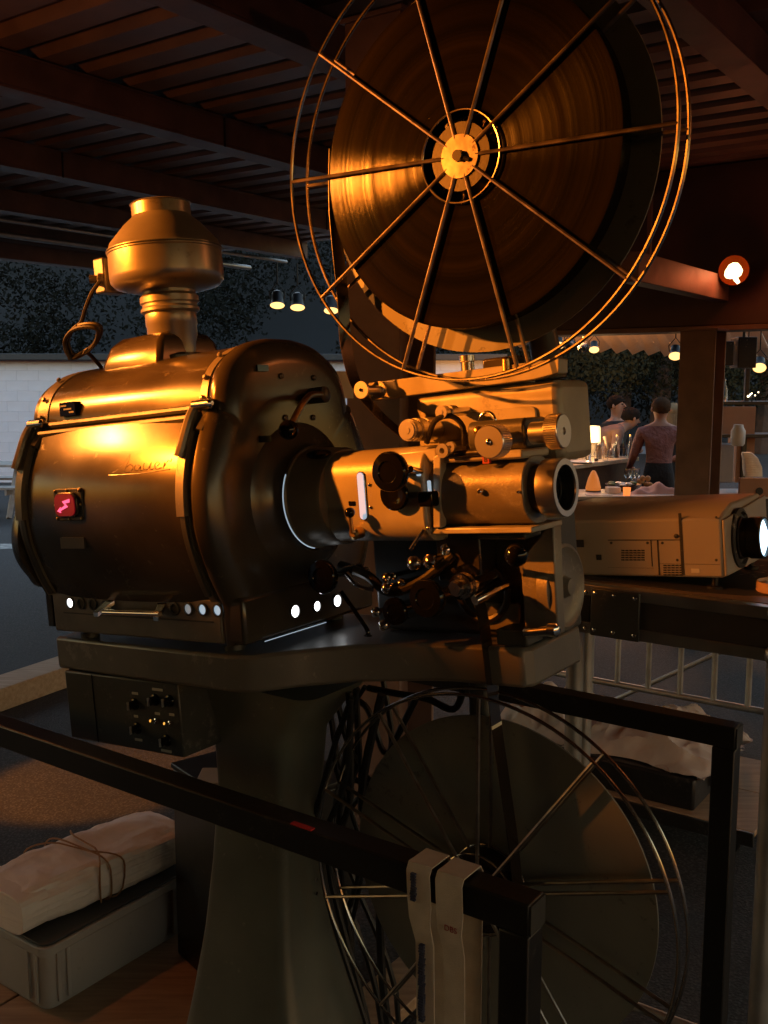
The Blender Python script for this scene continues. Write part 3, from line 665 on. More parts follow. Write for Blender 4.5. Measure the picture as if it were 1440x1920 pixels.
P('lens_glass', MB(MT).lathe([(.031, -.026), (.022, -.022), (.01, -.0205), (.001, -.020)], (0, 0, 0), (1, 0, 0), 40, (True, True)), 'lensglass', lb)
mb = MB(MT)
for px, py, r in ((903, 921, .005), (975, 922, .0028)): mb.lathe([(r, -.004), (r, .006), (r * .6, .009)], tuple(L(px, py, -.056)), (0, -1, 0), 12)
P('set_screw', mb, 'chrome', lb)
q = L(911, 862, -.0565); M['redlabel'] = mat('red_label', (.35, .03, .015), .5); M['blacktext'] = mat('black_print', (.01, .01, .01), .6)
lbl = P('red_label', plate_xz(q, .0125, .0125, .0005, -.0575, -.05), 'redlabel', lb)
def letters(txt, M_, size, m, parent, name='lettering', th=.0004, align='CENTER'):
    cu = bpy.data.curves.new(name, 'FONT'); cu.body = txt; cu.size = size; cu.extrude = th; cu.align_x = align; cu.align_y = 'CENTER'
    tmp = bpy.data.objects.new(name, cu); COL.objects.link(tmp)
    me = bpy.data.meshes.new_from_object(tmp.evaluated_get(bpy.context.evaluated_depsgraph_get())); bpy.data.objects.remove(tmp)
    mb = MB(); mb.add([M_ @ v.co for v in me.vertices], [tuple(p.vertices) for p in me.polygons], False); bpy.data.meshes.remove(me)
    return part(name, mb, m, parent)
def facing(M_, p): return M_ @ frame((1, 0, 0), (0, 0, 1), (0, -1, 0), p)      # text lying on the operator-side face
letters('B', facing(MT, (q[0], -.0578, q[2])), .012, M['blacktext'], lbl)

# focus knobs
def knurl(c, ax, r, t, name, parent, n=48):
    prof = [(r * .9, 0), (r, .0015), (r, t - .0015), (r * .95, t), (r * .22, t), (r * .2, t - .003), (.001, t - .003)]
    k = P(name, MB(MT).lathe(prof, tuple(c), ax, n), 'alu', parent)
    a = Vector(ax).normalized(); qv = Vector((0, 0, 1)) if abs(a.z) < .9 else Vector((1, 0, 0)); u = qv.cross(a).normalized(); w = a.cross(u); mb = MB(MT)
    for i in range(n):
        an = 2 * math.pi * i / n; d = u * math.cos(an) + w * math.sin(an); p0 = Vector(c) + d * r
        mb.tube([p0 + a * .003, p0 + a * (t - .003)], .0009, 4)
    P('knurling', mb, 'alu', k); return k
q = L(934, 827, -.095); f1 = knurl(q, (0, -1, 0), .026, .03, 'focus_knob', lb)
P('focus_shaft', MB(MT).tube([tuple(q), (q[0] + .0, .03, q[2] + .004)], .011, 14), 'darkgrey', f1)
P('knob_screw', MB(MT).ball((q[0], -.125, q[2]), .005, 10), 'chrome', f1)
q = L(1030, 810, -.02); f2 = knurl(q, (1, 0, 0), .0275, .026, 'framing_knob', lb)
P('framing_shaft', MB(MT).lathe([(.018, -.03), (.018, -.003), (.012, 0)], tuple(q), (1, 0, 0), 20), 'alu', f2)
P('focus_body', rbox_x(L(905, 830, .02)[0], L(1010, 830, .02)[0], -.03, .06, .068, .118, .015), 'darkgrey', lb, .004)
q = L(880, 850, -.055); br = P('gate_bracket', MB(MT).lathe([(.012, 0), (.012, .006), (.005, .006), (.005, 0)], tuple(L(832, 845, -.065)), (0, -1, 0), 18, (False, False)), 'alu', lb)
P('bracket_ear', MB(MT).lathe([(.009, 0), (.009, .006), (.003, .006), (.003, 0)], tuple(L(847, 838, -.062)), (0, -1, 0), 16, (False, False)), 'alu', br)
P('guide_rod', MB(MT).tube([tuple(L(838, 852, -.05)), tuple(L(900, 848, -.05))], .006, 10), 'blackpaint', br)
# feed sprocket and guide rollers
def roller(c, rads, name, m='alu', parent=None, n=28):
    prof = [(.0005, 0)]; h = 0
    for r, dh in rads: prof += [(r, h), (r, h + dh)]; h += dh
    return P(name, MB(MT).lathe(prof, tuple(c), (0, 1, 0), n), m, parent)
roller(L(762, 807, -.045), [(.006, .001), (.0155, .002), (.0185, .004), (.0195, .012), (.017, .004), (.0195, .003), (.0205, .02), (.0165, .006), (.021, .003), (.021, .03), (.015, .03)], 'feed_sprocket', 'alu')
roller(L(826, 773, -.03), [(.004, .001), (.0115, .003), (.0115, .01), (.008, .01), (.0115, .02), (.008, .05)], 'guide_roller')
P('shadow_arch', MB(MT).tube(curve_pts([tuple(L(800, 830, -.02)), tuple(L(815, 790, -.03)), tuple(L(845, 780, -.02)), tuple(L(868, 800, -.01)), tuple(L(870, 835, 0))], 4), .005, 8), 'blackpaint')  # thin black arch standing in for the shadow behind the sprocket
P('sight_ring', MB(MT).torus(tuple(L(914, 789, -.0)), (0, 1, 0), .0145, .0028, 28, 8), 'chrome')
P('sight_lamp', MB(MT).ball(tuple(L(897, 808, -.03)), .009, 14), 'brass')
# head housing behind the film plane
hx0, hx1 = L(775, 740, .06)[0], L(1012, 725, .06)[0] + .035
hh = P('head_housing', rbox_x(hx0, hx1, .06, .19, .04, .178, .018), 'machine', None, .014)
P('housing_panel', plate_xz((hx0 + .135, 0, .112), .23, .05, .01, .055, .061), 'machine', hh, .002)
P('housing_lid', MB(MT).span(hx0 + .05, hx0 + .20, .07, .18, .178, .189), 'machine', hh, .004)
bar = [tuple(L(690, 718, .05)), tuple(L(1048, 672, .05)), tuple(L(1048, 700, .05)), tuple(L(1000, 712, .05)), tuple(L(690, 752, .05))]
arm = P('magazine_arm', MB(MT).prism(bar, (0, .035, 0)), 'machine', None, .002)
P('arm_bush', MB(MT).lathe([(.012, -.02), (.012, .01), (.014, .012), (.014, .022)], tuple(L(877, 690, .065)), (0, 0, 1), 18), 'alu', arm)
P('arm_bracket', MB(MT).box(tuple(L(945, 686, .07)), (.07, .03, .03)), 'hammer', arm, .004)
P('arm_screw', MB(MT).lathe([(.008, -.012), (.007, .008), (.003, .012)], tuple(L(949, 682, .05)), (0, 0, 1), 14), 'brass', arm)
P('arm_fork', MB(MT).box(tuple(L(692, 737, .06)), (.03, .05, .016)), 'machine', arm, .002)
rl = roller(L(676, 731, -.032), [(.003, .001), (.0155, .003), (.0155, .001), (.008, .05), (.0155, .001), (.0155, .003)], 'film_roller', 'alu')
P('roller_axle', MB(MT).tube([tuple(L(676, 731, -.034)), tuple(L(690, 735, .06))], .003, 8), 'chrome', rl)
# reel supports and round back plates
RCt = MT.inverted() @ Vector(RC)
P('reel_arm', MB(MT).tube([(-.07, .115, .18), (-.10, .11, .40), (RCt.x, .10, RCt.z)], [.028, .022, .02], 10), 'darkgrey')
def discplate(c, name, r=.316):
    mb = MB(); q = Vector(c) + Vector(e2) * .040
    mb.lathe([(r, 0), (r, .004)], q, Vector(e2), 96); return P(name, mb, 'disc')
dp = discplate(RC, 'upper_back_plate')
P('upper_axle', MB().tube([Vector(RC) - Vector(e2) * .034, Vector(RC) + Vector(e2) * .13], .009, 12), 'chrome')
LC = MH @ Vector((-.143, 0, 1.045)); 
discplate(LC, 'lower_back_plate', .308)
P('lower_axle', MB().tube([LC - Vector(e2) * .034, LC + Vector(e2) * .11], .009, 12), 'chrome')
P('lower_reel_arm', MB().tube([LC + Vector(e2) * .09, LC + Vector(e2) * .1 + Vector((-.05, 0, .15)), MT @ Vector((-.25, .12, -.33))], [.022, .024, .03], 10), 'darkgrey')

# lower film mechanism
lh = P('drive_housing', rbox_x(-.445, -.075, .06, .19, -.268, -.05, .012), 'darkgrey', None, .006)
P('drive_shelf', MB(MT).span(-.44, -.08, .0, .06, -.085, -.075), 'darkgrey', lh, .003)
fin = P('front_bracket', MB(MT).prism([tuple(L(975, 1052, .03)), tuple(L(1033, 978, .03)), tuple(L(1038, 985, .03)), tuple(L(1046, 1192, .03)), tuple(L(985, 1196, .03))], (0, .03, 0)), 'plate', None, .003)
q = L(1052, 1100, .10); P('flywheel', MB(MT).lathe([(.07, -.012), (.076, -.010), (.076, .010), (.07, .012), (.06, .006), (.02, .008), (.014, .02), (.001, .021)], tuple(q), (1, 0, 0), 48), 'plate')
lvk = P('threading_lever', MB(MT).tube([tuple(L(968, 1040, -.05)), tuple(L(975, 1062, .0)), tuple(L(980, 1080, .05))], .006, 8), 'chrome'); P('lever_knob', MB(MT).ball(tuple(L(968, 1041, -.055)), .0195, 20), 'black', lvk)
knob(L(806, 1120, -.085), .0335, .016, stem=.14); knob(L(611, 1080, -.10), .031, .016, stem=.1)
knob(L(745, 1145, -.06), .025, .012, stem=.12)
for px, py, y, r, t in ((778, 1055, -.06, .0125, .016), (808, 1052, -.04, .0125, .014), (727, 1082, -.04, .009, .012), (739, 1080, -.02, .007, .01), (726, 1102, -.05, .010, .012), (707, 1147, -.05, .009, .012), (722, 1171, -.05, .010, .014), (838, 1030, -.02, .010, .014), (755, 1092, -.03, .008, .012)):
    q = L(px, py, y); k = P('chrome_stud', MB(MT).lathe([(r, 0), (r, t * .5), (r * .6, t * .8), (.001, t)], tuple(q), (0, -1, 0), 18), 'chrome')
    P('stud_shaft', MB(MT).tube([tuple(q), (q[0], .06, q[2])], r * .5, 8), 'chrome', k)
roller(L(850, 1105, -.085), [(.004, .001), (.011, .006), (.014, .004), (.011, .006), (.018, .004), (.022, .006), (.018, .008), (.024, .006), (.020, .01), (.014, .1)], 'take_up_sprocket', 'chrome')
P('chrome_guide', MB(MT).tube([tuple(L(890, 1126, -.05)), tuple(L(945, 1098, .02)), tuple(L(960, 1092, .06))], .0085, 12), 'chrome')
P('chrome_guide', MB(MT).tube([tuple(L(850, 1070, -.05)), tuple(L(890, 1055, .02))], .005, 10), 'chrome')
P('threading_guard', MB(MT).torus(tuple(L(905, 1110, .05)), (0, 1, 0), .05, .007, 36, 8), 'blackpaint')
P('threading_arm', MB(MT).tube(curve_pts([tuple(L(640, 1060, .0)), tuple(L(690, 1080, -.04)), tuple(L(730, 1110, -.04)), tuple(L(790, 1090, -.02)), tuple(L(850, 1040, .0))], 5), .009, 9), 'blackpaint')
P('threading_arm', MB(MT).tube(curve_pts([tuple(L(650, 1075, -.06)), tuple(L(672, 1098, -.06)), tuple(L(700, 1105, -.05))], 4), .005, 8), 'chrome')
P('drop_lever', MB(MT).tube(curve_pts([tuple(L(640, 1110, -.08)), tuple(L(668, 1150, -.09)), tuple(L(688, 1180, -.09)), tuple(L(690, 1192, -.09))], 4), [.004] * 12 + [.008], 8), 'black')
P('gate_lever', MB(MT).tube([tuple(L(770, 1030, -.06)), tuple(L(795, 992, -.06))], .0035, 8), 'chrome')
P('gate_block', MB(MT).span(-.26, -.17, .0, .06, -.16, -.07), 'blackpaint', None, .004)
P('name_panel', plate_xz(L(942, 1155, .058), .075, .05, .004, .052, .061), 'hammer2', lh, .002)
P('level_rod', MB(MT).tube([tuple(L(985, 1186, .0)), tuple(L(1038, 1181, .0))], .0085, 14), 'chrome')
P('level_rod_end', MB(MT).lathe([(.0115, -.008), (.0115, .006), (.006, .01)], tuple(L(1038, 1181, .0)), (1, 0, 0), 16), 'chrome')
P('drain_block', MB(MT).span(-.15, -.09, .0, .06, -.268, -.24), 'darkgrey', None, .003)
# base plate
pl = [(-1.15, -.175), (-.60, -.197), (-.555, -.185), (-.50, -.125), (-.42, -.06), (-.30, -.012), (-.25, .0), (-.105, .002), (-.09, .02), (-.09, .21), (-1.15, .21)]
P('base_plate', MB(MT).prism([(x, y, -.272) for x, y in pl], (0, 0, -.07)), 'plate', None, .007)
# control box with its switches
cbx = P('control_box', MB(MT).span(-1.122, -.767, -.18, .17, -.492, -.343), 'darkgrey', None, .004)
P('box_seam', MB(MT).span(-1.0295, -1.0275, -.1815, -.18, -.49, -.345), 'black', cbx)
for px, py in ((253, 1320), (291, 1312), (318, 1314), (258, 1365), (313, 1388)):
    q = L(px, py, -.181); s_ = P('rotary_switch', MB(MT).lathe([(.0125, 0), (.0115, .004), (.0085, .005), (.0085, .016), (.001, .017)], tuple(q), (0, -1, 0), 16), 'black', cbx)
    P('switch_pointer', MB(MT).box((q[0], q[1] - .018, q[2]), (.003, .004, .016)), 'alu', s_)
for px, py in ((296, 1352), (322, 1357)):
    q = L(px, py, -.181); P('toggle_switch', MB(MT).lathe([(.006, 0), (.006, .006), (.0025, .007), (.003, .02)], tuple(q), (0, -1, .3), 10), 'chrome', cbx)
for px, py, w in ((253, 1300, .018), (295, 1293, .03), (260, 1387, .022), (312, 1408, .03), (255, 1343, .012), (295, 1338, .014), (322, 1340, .014)):
    q = L(px, py, -.1805); P('switch_legend', plate_xz(q, w, .005, .0005, -.1812, -.18), 'lettering', cbx)
# pedestal column, lofted and flared
rings = []
for z, cxx, hx, hy in ((1.36, -.62, .16, .11), (1.32, -.63, .13, .10), (1.25, -.65, .10, .08), (1.12, -.655, .095, .07), (.95, -.665, .105, .07), (.80, -.665, .12, .085), (.65, -.65, .15, .12), (.50, -.64, .18, .16), (.30, -.63, .23, .22), (.10, -.62, .30, .28), (.062, -.62, .31, .29)):
    rings.append([(cxx + a, b, z) for a, b in rrect(hx * 2, hy * 2, min(hx, hy) * .35, 4)])
P('pedestal', MB(MH).loft(rings[::-1]), 'pedestal')
mb = MB(MH)
for z, y in ((.93, .02), (.90, .02)): mb.lathe([(.004, 0), (.004, .004)], (-.552, y, z), (1, 0, 0), 8)
P('pedestal_bolt', mb, 'chrome')
# cables hanging under the plate
for k in range(9):
    rr = random.Random(k + 40); x = -.52 + rr.uniform(0, .12); y = rr.uniform(.0, .16)
    p = [(x, y, 1.34), (x - rr.uniform(-.02, .1), y, 1.2 - rr.uniform(0, .1)), (x - rr.uniform(.0, .14), y + .03, .95), (x + rr.uniform(-.1, .05), y + .05, .62), (x + rr.uniform(-.05, .15), y + .1, .2), (x + .2, y + .15, .07)]
    P('power_cable', MB(MH).tube(curve_pts(p, 5), rr.uniform(.005, .009), 7), 'rubber')
for k, pts in enumerate(([(630, 1300), (655, 1400), (700, 1465), (740, 1390), (780, 1310)], [(690, 1290), (740, 1300), (800, 1310), (850, 1330), (870, 1290)], [(620, 1340), (640, 1440), (690, 1470), (730, 1470)], [(660, 1310), (690, 1330), (720, 1410), (745, 1390)])):
    P('power_cable', MB().tube(curve_pts([MH @ Vector(V(px, py, .1 + .02 * k)) for px, py in pts], 5), .007, 7), 'rubber')

# ------------------------------------------------------------------ reels and film
def reel(C, a0, label, full):
    C = Vector(C); r = thing('film_reel', tuple(C), label, 'film reel', 'film reels on the projector'); E1, E2, U = Vector(e1h), Vector(e2), Vector(up); RR = .3635
    for sgn in (-1, 1):
        q = C + E2 * (.0225 * sgn)
        rim = part('flange_rim', MB().torus(q, E2, RR, .0032, 128, 8), M['steelwire'], r)
        part('hub_ring', MB().torus(q, E2, .074, .0022, 56, 8), M['steelwire'], r)
        for k in range(10):
            a = a0 + k * math.pi / 5; d = E1 * math.cos(a) + U * math.sin(a)
            part('spoke', MB().tube([q + d * .03, q + d * RR], .0035, 8), M['spoke'], r)
        part('hub_disc', MB().lathe([(.035, -.003), (.035, .003), (.010, .0035), (.009, -.001)], q, E2 * sgn, 36), M['hub'], r)
    part('hub_core', MB().lathe([(.055, -.0222), (.055, .0222)], C, E2, 48), M['blackpaint'], r)
    if full:
        part('film_pack', MB().lathe([(.076, -.0172), (.276, -.0172), (.278, -.0165), (.278, .0165), (.276, .0172), (.076, .0172)], C, E2, 160, (False, False)), M['filmside'], r)
    else:
        part('film_pack', MB().lathe([(.056, -.0172), (.072, -.0172), (.0725, .0172), (.056, .0172)], C, E2, 64, (False, False)), M['film'], r)
    part('hub_catch', MB().tube([C - E2 * .03, C - E2 * .026 + E1 * .02 - U * .008], .004, 8), M['blackpaint'], r)
    # hub struts between the flanges
    for k in (1, 4):
        a = R(30 + 90 * k); d = E1 * math.cos(a) + U * math.sin(a)
        part('hub_strut', MB().tube([C + d * .02, C + d * .068], .010, 8), M['hammer2'], r)
    return r
reel(RC, 0.0, 'big wire supply reel full of wound film above the projector', True)
reel(LC, R(18.3), 'nearly empty wire take-up reel below the projector plate', False)
def ribbon(name, path, label, m, splice=None):
    pts = curve_pts([tuple(p) for p in path], 6); b = pts[-1]
    rings = []
    for i, p in enumerate(pts):
        a = pts[max(0, i - 1)]; c = pts[min(len(pts) - 1, i + 1)]; t = (c - a).normalized(); n = t.cross(Vector(e2)).normalized() * .0005
        w = Vector(e2) * .0172; rings.append([p - w - n, p + w - n, p + w + n, p - w + n])
    o = solo(name, MB().loft(rings), m, tuple(b), label, 'film'); return o, pts
Lw = lambda px, py, y=0: MT @ Vector(L(px, py, y))
RCv = Vector(RC)
path = [RCv + Vector(e1h) * -.279 + Vector((0, 0, .05)), RCv + Vector(e1h) * -.28 + Vector((0, 0, -.06)), Lw(643, 560), Lw(648, 640), Lw(662, 705), Lw(678, 738), Lw(712, 778), Lw(752, 812), Lw(775, 826), Lw(800, 815)]
fs, _ = ribbon('film_strip', path, 'dark film strip running from the full reel over the small bright roller', M['film'])
# sprocket holes along the strip, as lighter flecks of real perforation frames
path2 = [Lw(880, 1105), Lw(893, 1118), Lw(903, 1145), Lw(912, 1200), Lw(922, 1285), Lw(931, 1360), Lw(948, 1480), Lw(962, 1580), Lw(972, 1680)]
fs2, p2 = ribbon('film_strip', path2, 'dark film strip dropping from the mechanism to the take-up reel', M['film'])
q = Lw(930.5, 1357); mb = MB(); tdir = (Lw(931, 1360) - Lw(922, 1285)).normalized(); nn = tdir.cross(Vector(e2)).normalized()
M['splice'] = mat('splice_tape', (.8, .78, .6), .25)
mb.prism([q - Vector(e2) * .0176 - nn * .0012, q + Vector(e2) * .0176 - nn * .0012, q + Vector(e2) * .0176 + nn * .0012, q - Vector(e2) * .0176 + nn * .0012], tdir * .006); part('splice', mb, M['splice'], fs2)

# ------------------------------------------------------------------ black guard frames either side of the pedestal
def guard(y, label, posts, x0, x1, ztop, tw=.046):
    g = thing('guard_frame', tuple(MH @ Vector((x1 - .02, y, 0))), label, 'guard frame', 'black guard frames around the projector')
    part('rail', MB(MH).span(x0, x1, y - tw / 2, y + tw / 2, ztop - tw, ztop), M['blackpaint'], g, .003)
    for x in posts: part('post', MB(MH).span(x - tw / 2, x + tw / 2, y - tw / 2 + .001, y + tw / 2 - .001, 0, ztop - tw - .001), M['blackpaint'], g, .003)
    part('end_cap', MB(MH).span(x1 + .0005, x1 + .003, y - tw / 2 + .002, y + tw / 2 - .002, ztop - tw + .002, ztop - .002), M['darkgrey'], g)
    part('lower_rail', MB(MH).span(x0, x1 - tw, y - tw / 2 + .002, y + tw / 2 - .002, .10, .10 + tw), M['blackpaint'], g, .003)
    return g
guard(-.33, 'black square-tube guard frame with two webbing straps over its rail', (.125 - .023, -1.55), -1.58, .125, 1.262)
guard(.50, 'black square-tube guard frame behind the take-up reel', (.155 - .023, -.98), -1.005, .155, 1.268)
# webbing straps folded over the near rail
M['web'] = mat('pale_webbing', (.68, .60, .52), .8, 0, .7, 700, .18, 25, dist=.0008)
M['printblue'] = mat('blue_print', (.05, .06, .12), .6); M['printred'] = mat('red_print', (.30, .04, .03), .6)
def webstrap(x, w, skew, label, marks):
    y0, y1, zt = -.33 - .025, -.33 + .025, 1.2645; zb = 1.21
    s = thing('webbing_strap', tuple(MH @ Vector((x, y0, .7))), label, 'strap', 'straps over the guard rail')
    th = .002; o = .003
    path = [(y1 + o, zb - .35), (y1 + o, zt - .006), (y1 - .002, zt + o), (y0 + .002, zt + o), (y0 - o, zt - .006), (y0 - o, zb + .003), (y0 - .006, zb - .02), (y0 + .004, zb - .06), (y0 + .006, zb - .25), (y0 + .01, zb - .52)]
    rings = []
    for i, (y, z) in enumerate(path):
        k = 0 if i < 4 else min(1, (i - 4) / 4); ww = w * (1 - .22 * min(1, max(0, i - 5) / 2)); xo = x + skew * k
        a = path[max(0, i - 1)]; b = path[min(len(path) - 1, i + 1)]; t = Vector((b[0] - a[0], b[1] - a[1])).normalized(); n = (t.y * th, -t.x * th)
        rings.append([(xo - ww / 2, y, z), (xo + ww / 2, y, z), (xo + ww / 2, y + n[0], z + n[1]), (xo - ww / 2, y + n[0], z + n[1])])
    part('strap_band', MB(MH).loft(rings), M['web'], s, .0006)
    for dx, z0, z1, m, w2 in marks:
        n = int((z0 - z1) / .0042)
        mb = MB(MH); rr = random.Random(int(x * 1000))
        for i in range(n):
            z = z0 - (z0 - z1) * i / max(1, n); yy = y0 - .0085 if z > 1.21 else y0 - .003
            mb.span(x + skew * (.9 if z < 1.2 else 0) + dx - w2 * rr.uniform(.3, .5), x + skew * (.9 if z < 1.2 else 0) + dx + w2 * rr.uniform(.3, .5), yy - .0012, yy + .006, z - .0028, z)
        part('strap_print', mb, M[m], s)
    return s
webstrap(-.047, .040, .010, 'pale webbing strap with blue print hanging farther from the post', ((-.006, 1.258, 1.215, 'printblue', .01), (-.004, 1.15, 1.03, 'printblue', .01), (-.004, .97, .80, 'printblue', .01)))
st2 = webstrap(.004, .044, .008, 'plain pale webbing strap hanging closer to the corner post', ())
letters('DBS', facing(MH, (.012, -.366, 1.196)), .012, M['printred'], st2, 'strap_print')
# red ribbon on the rail
M['redtape'] = mat('red_tape', (.5, .02, .02), .5)
q = V(580, 1536, -.33); solo('red_tape', MB(MH).span(q[0] - .02, q[0] + .022, -.353, -.343, 1.2625, 1.2645), M['redtape'], tuple(MH @ Vector((q[0], -.33, 1.2625))), 'scrap of bright red tape lying on the black rail', 'tape')

# ------------------------------------------------------------------ plywood, crate, bundle, black cabinet
def wood(name, a, b, rough=.6):
    m = mat(name, a, rough, 0, .3, 30); n = m.node_tree; bs = n.nodes['Principled BSDF']; tc = n.nodes.new('ShaderNodeTexCoord'); mp = n.nodes.new('ShaderNodeMapping'); mp.inputs['Scale'].default_value = (2, 22, 22); mp.inputs['Rotation'].default_value = (0, 0, PHI)
    t = n.nodes.new('ShaderNodeTexNoise'); t.inputs['Scale'].default_value = 2.2; t.inputs['Detail'].default_value = 8; t.inputs['Distortion'].default_value = .6
    r = n.nodes.new('ShaderNodeValToRGB'); r.color_ramp.elements[0].position = .3; r.color_ramp.elements[1].position = .7; r.color_ramp.elements[0].color = (*b, 1); r.color_ramp.elements[1].color = (*a, 1)
    n.links.new(tc.outputs['Object'], mp.inputs[0]); n.links.new(mp.outputs[0], t.inputs['Vector']); n.links.new(t.outputs['Fac'], r.inputs[0]); n.links.new(r.outputs[0], bs.inputs['Base Color']); return m
M['ply'] = wood('plywood', (.46, .30, .17), (.30, .18, .10)); M['pine'] = wood('pine', (.52, .38, .25), (.36, .24, .14)); M['darkwood'] = wood('dark_table_wood', (.10, .05, .03), (.05, .025, .015), .35)
pb = G(700, 1775, .05)
def st_of(p): return float(p[0] * e1h[0] + p[1] * e1h[1]), float(p[0] * e2[0] + p[1] * e2[1])
sA, tA = st_of(G(805, 1835, .05)); sB, tB = st_of(G(690, 1768, .05))
sC, tC = st_of(G(88, 1905, .054))
for s0, s1, t1_, lb_ in ((-3.4, sC - .17, tC + .25, 'plywood floor sheet under the outer half of the grey crate'), (sC - .16, -1.75, tC + .62, 'plywood floor sheet between the grey crate and the black cabinet'), (-1.74, sA + .02, tB, 'plywood floor sheet under the projector pedestal')):
    solo('plywood_sheet', MB(MS).span(s0, s1, .35, t1_, .012, .052), M['ply'], tuple(ST((s0 + s1) / 2, 1.2, .012)), lb_, 'plywood', 'plywood sheets on the ground', .003)
M['crate'] = mat('grey_plastic', (.40, .39, .36), .45, 0, .15, 60, .1, 5, wear=0.25, wcol=(0.3, 0.29, 0.26))
M['cratelid'] = mat('dark_crate_lid', (.05, .05, .05), .5, 0, .2, 60)
sC, tC = st_of(G(88, 1905, .054)); CW, CL, CH = .40, .60, .215
cr = thing('plastic_crate', tuple(ST(sC - CW / 2, tC + CL / 2, .054)), 'grey stackable plastic crate on the plywood with a wrapped bundle on its lid', 'crate')
rg_ = [[(sC - CW / 2 + a, tC + CL / 2 + b, z) for a, b in rrect(CW - i, CL - i, .03, 3)] for z, i in ((.054, .03), (.07, .02), (.25, .012))]
part('tub', MB(MS).loft(rg_), M['crate'], cr)
part('rim', MB(MS).prism([(sC - CW / 2 + a, tC + CL / 2 + b, .235) for a, b in rrect(CW + .008, CL + .008, .035, 3)], (0, 0, .03)), M['crate'], cr, .004)
part('lid', MB(MS).prism([(sC - CW / 2 + a, tC + CL / 2 + b, .2655) for a, b in rrect(CW - .01, CL - .01, .03, 3)], (0, 0, .008)), M['cratelid'], cr, .003)
for t in (tC + .05, tC + .085, tC + CL - .085, tC + CL - .05): part('side_rib', MB(MS).span(sC - .007, sC + .001, t - .006, t + .006, .075, .234), M['crate'], cr, .002)
for s in (sC - .05, sC - .09, sC - CW + .09): part('side_rib', MB(MS).span(s - .006, s + .006, tC - .001, tC + .007, .075, .234), M['crate'], cr, .002)
def crumple(o, sub, terms):
    m = o.modifiers.new('sub', 'SUBSURF'); m.levels = m.render_levels = sub; m.subdivision_type = 'SIMPLE'
    for k, (size, st, typ) in enumerate(terms):
        t = bpy.data.textures.new('crumple', typ); t.noise_scale = size
        if typ == 'CLOUDS': t.noise_depth = 4
        d = o.modifiers.new('crumple', 'DISPLACE'); d.texture = t; d.strength = st; d.mid_level = .5; d.texture_coords = 'LOCAL'
# bundle of folded sheeting tied with string
M['sheet'] = mat('white_plastic_sheeting', (.84, .78, .72), .36, 0, .5, 14, .08, 10, dist=.006)
def folds(m):                                                  # layered folds along the bundle, fine creases across
    n = m.node_tree; b = n.nodes['Principled BSDF']; tc = n.nodes.new('ShaderNodeTexCoord'); cm = n.nodes.new('ShaderNodeCombineXYZ')
    for i, (v, k) in enumerate(((e1h, 9), (e2, 2.2), (up, 95))):
        d = n.nodes.new('ShaderNodeVectorMath'); d.operation = 'DOT_PRODUCT'; d.inputs[1].default_value = tuple(float(c) * k for c in v); n.links.new(tc.outputs['Object'], d.inputs[0]); n.links.new(d.outputs['Value'], cm.inputs[i])
    t = n.nodes.new('ShaderNodeTexNoise'); t.inputs['Scale'].default_value = 1; t.inputs['Detail'].default_value = 5; t.inputs['Distortion'].default_value = .5; n.links.new(cm.outputs[0], t.inputs['Vector'])
    bp = n.nodes.new('ShaderNodeBump'); bp.inputs['Strength'].default_value = .8; bp.inputs['Distance'].default_value = .006
    old = b.inputs['Normal'].links[0].from_socket; n.links.new(old, bp.inputs['Normal']); n.links.new(t.outputs['Fac'], bp.inputs['Height']); n.links.new(bp.outputs[0], b.inputs['Normal'])
folds(M['sheet'])
zb_ = .275
def fold(k, n=26):                                             # rounded folded section across the bundle
    out = []
    w, h = .30, .125; off = k * .006
    for i in range(n):
        a = 2 * math.pi * i / n; ca, sa = math.cos(a), math.sin(a)
        x = w / 2 * math.copysign(abs(ca) ** .42, ca); z = h / 2 * math.copysign(abs(sa) ** .55, sa); out.append((x, z))
    return out
bn = thing('sheeting_bundle', tuple(ST(sC - .2, tC + .34, zb_)), 'folded white plastic sheeting tied with string, lying on the crate lid', 'bundle')
rr = random.Random(5); rings = []
for i in range(15):
    u = i / 14; t = tC + .02 + .62 * u; ring = []
    for j, (x, z) in enumerate(fold(0)):
        wob = .004 * math.sin(7 * u + j * 1.3) + .003 * rr.uniform(-1, 1); taper = 1 - .10 * (abs(u - .5) * 2) ** 4
        ring.append((sC - .20 + (x + wob) * taper + .05 * (u - .5), t + .012 * math.sin(j), zb_ + .066 + max(-.062, (z * taper + wob * .7) * (1 + .18 * math.sin(u * 3)))))
    rings.append(ring)
fo_ = part('folded_sheet', MB(MS).loft(rings), M['sheet'], bn); crumple(fo_, 3, ((.14, .022, 'CLOUDS'), (.05, .006, 'CLOUDS')))
for k in range(3):                                             # loose layers showing at the near end
    part('sheet_layer', MB(MS).loft([[(sC - .20 + x * (1 - .1 * k) - .025, tC + .02 - .012 * (3 - k) + .1 * u, zb_ + .066 + max(-.06, z * (1 - .16 * k))) for x, z in fold(0)] for u in (0, 1)]), M['sheet'], bn, .002)
M['string'] = mat('brown_string', (.30, .16, .07), .8)
def string(p):
    pts = []
    for i in range(31):
        a = 2 * math.pi * i / 30; u = p[0] + p[1] * math.cos(a) + p[2] * math.sin(2 * a); x = .158 * math.copysign(abs(math.cos(a)) ** .42, math.cos(a)); z = .072 * math.copysign(abs(math.sin(a)) ** .55, math.sin(a))
        pts.append((sC - .2 + x + .05 * (u - .5), tC + .02 + .62 * u, zb_ + .068 + max(-.066, z * (1 + .18 * math.sin(u * 3)))))
    return MB(MS).tube(pts, .003, 6, False, True)
for p in ((.42, .02, .0), (.47, -.10, .0), (.40, .12, .02)): part('string', string(p), M['string'], bn)
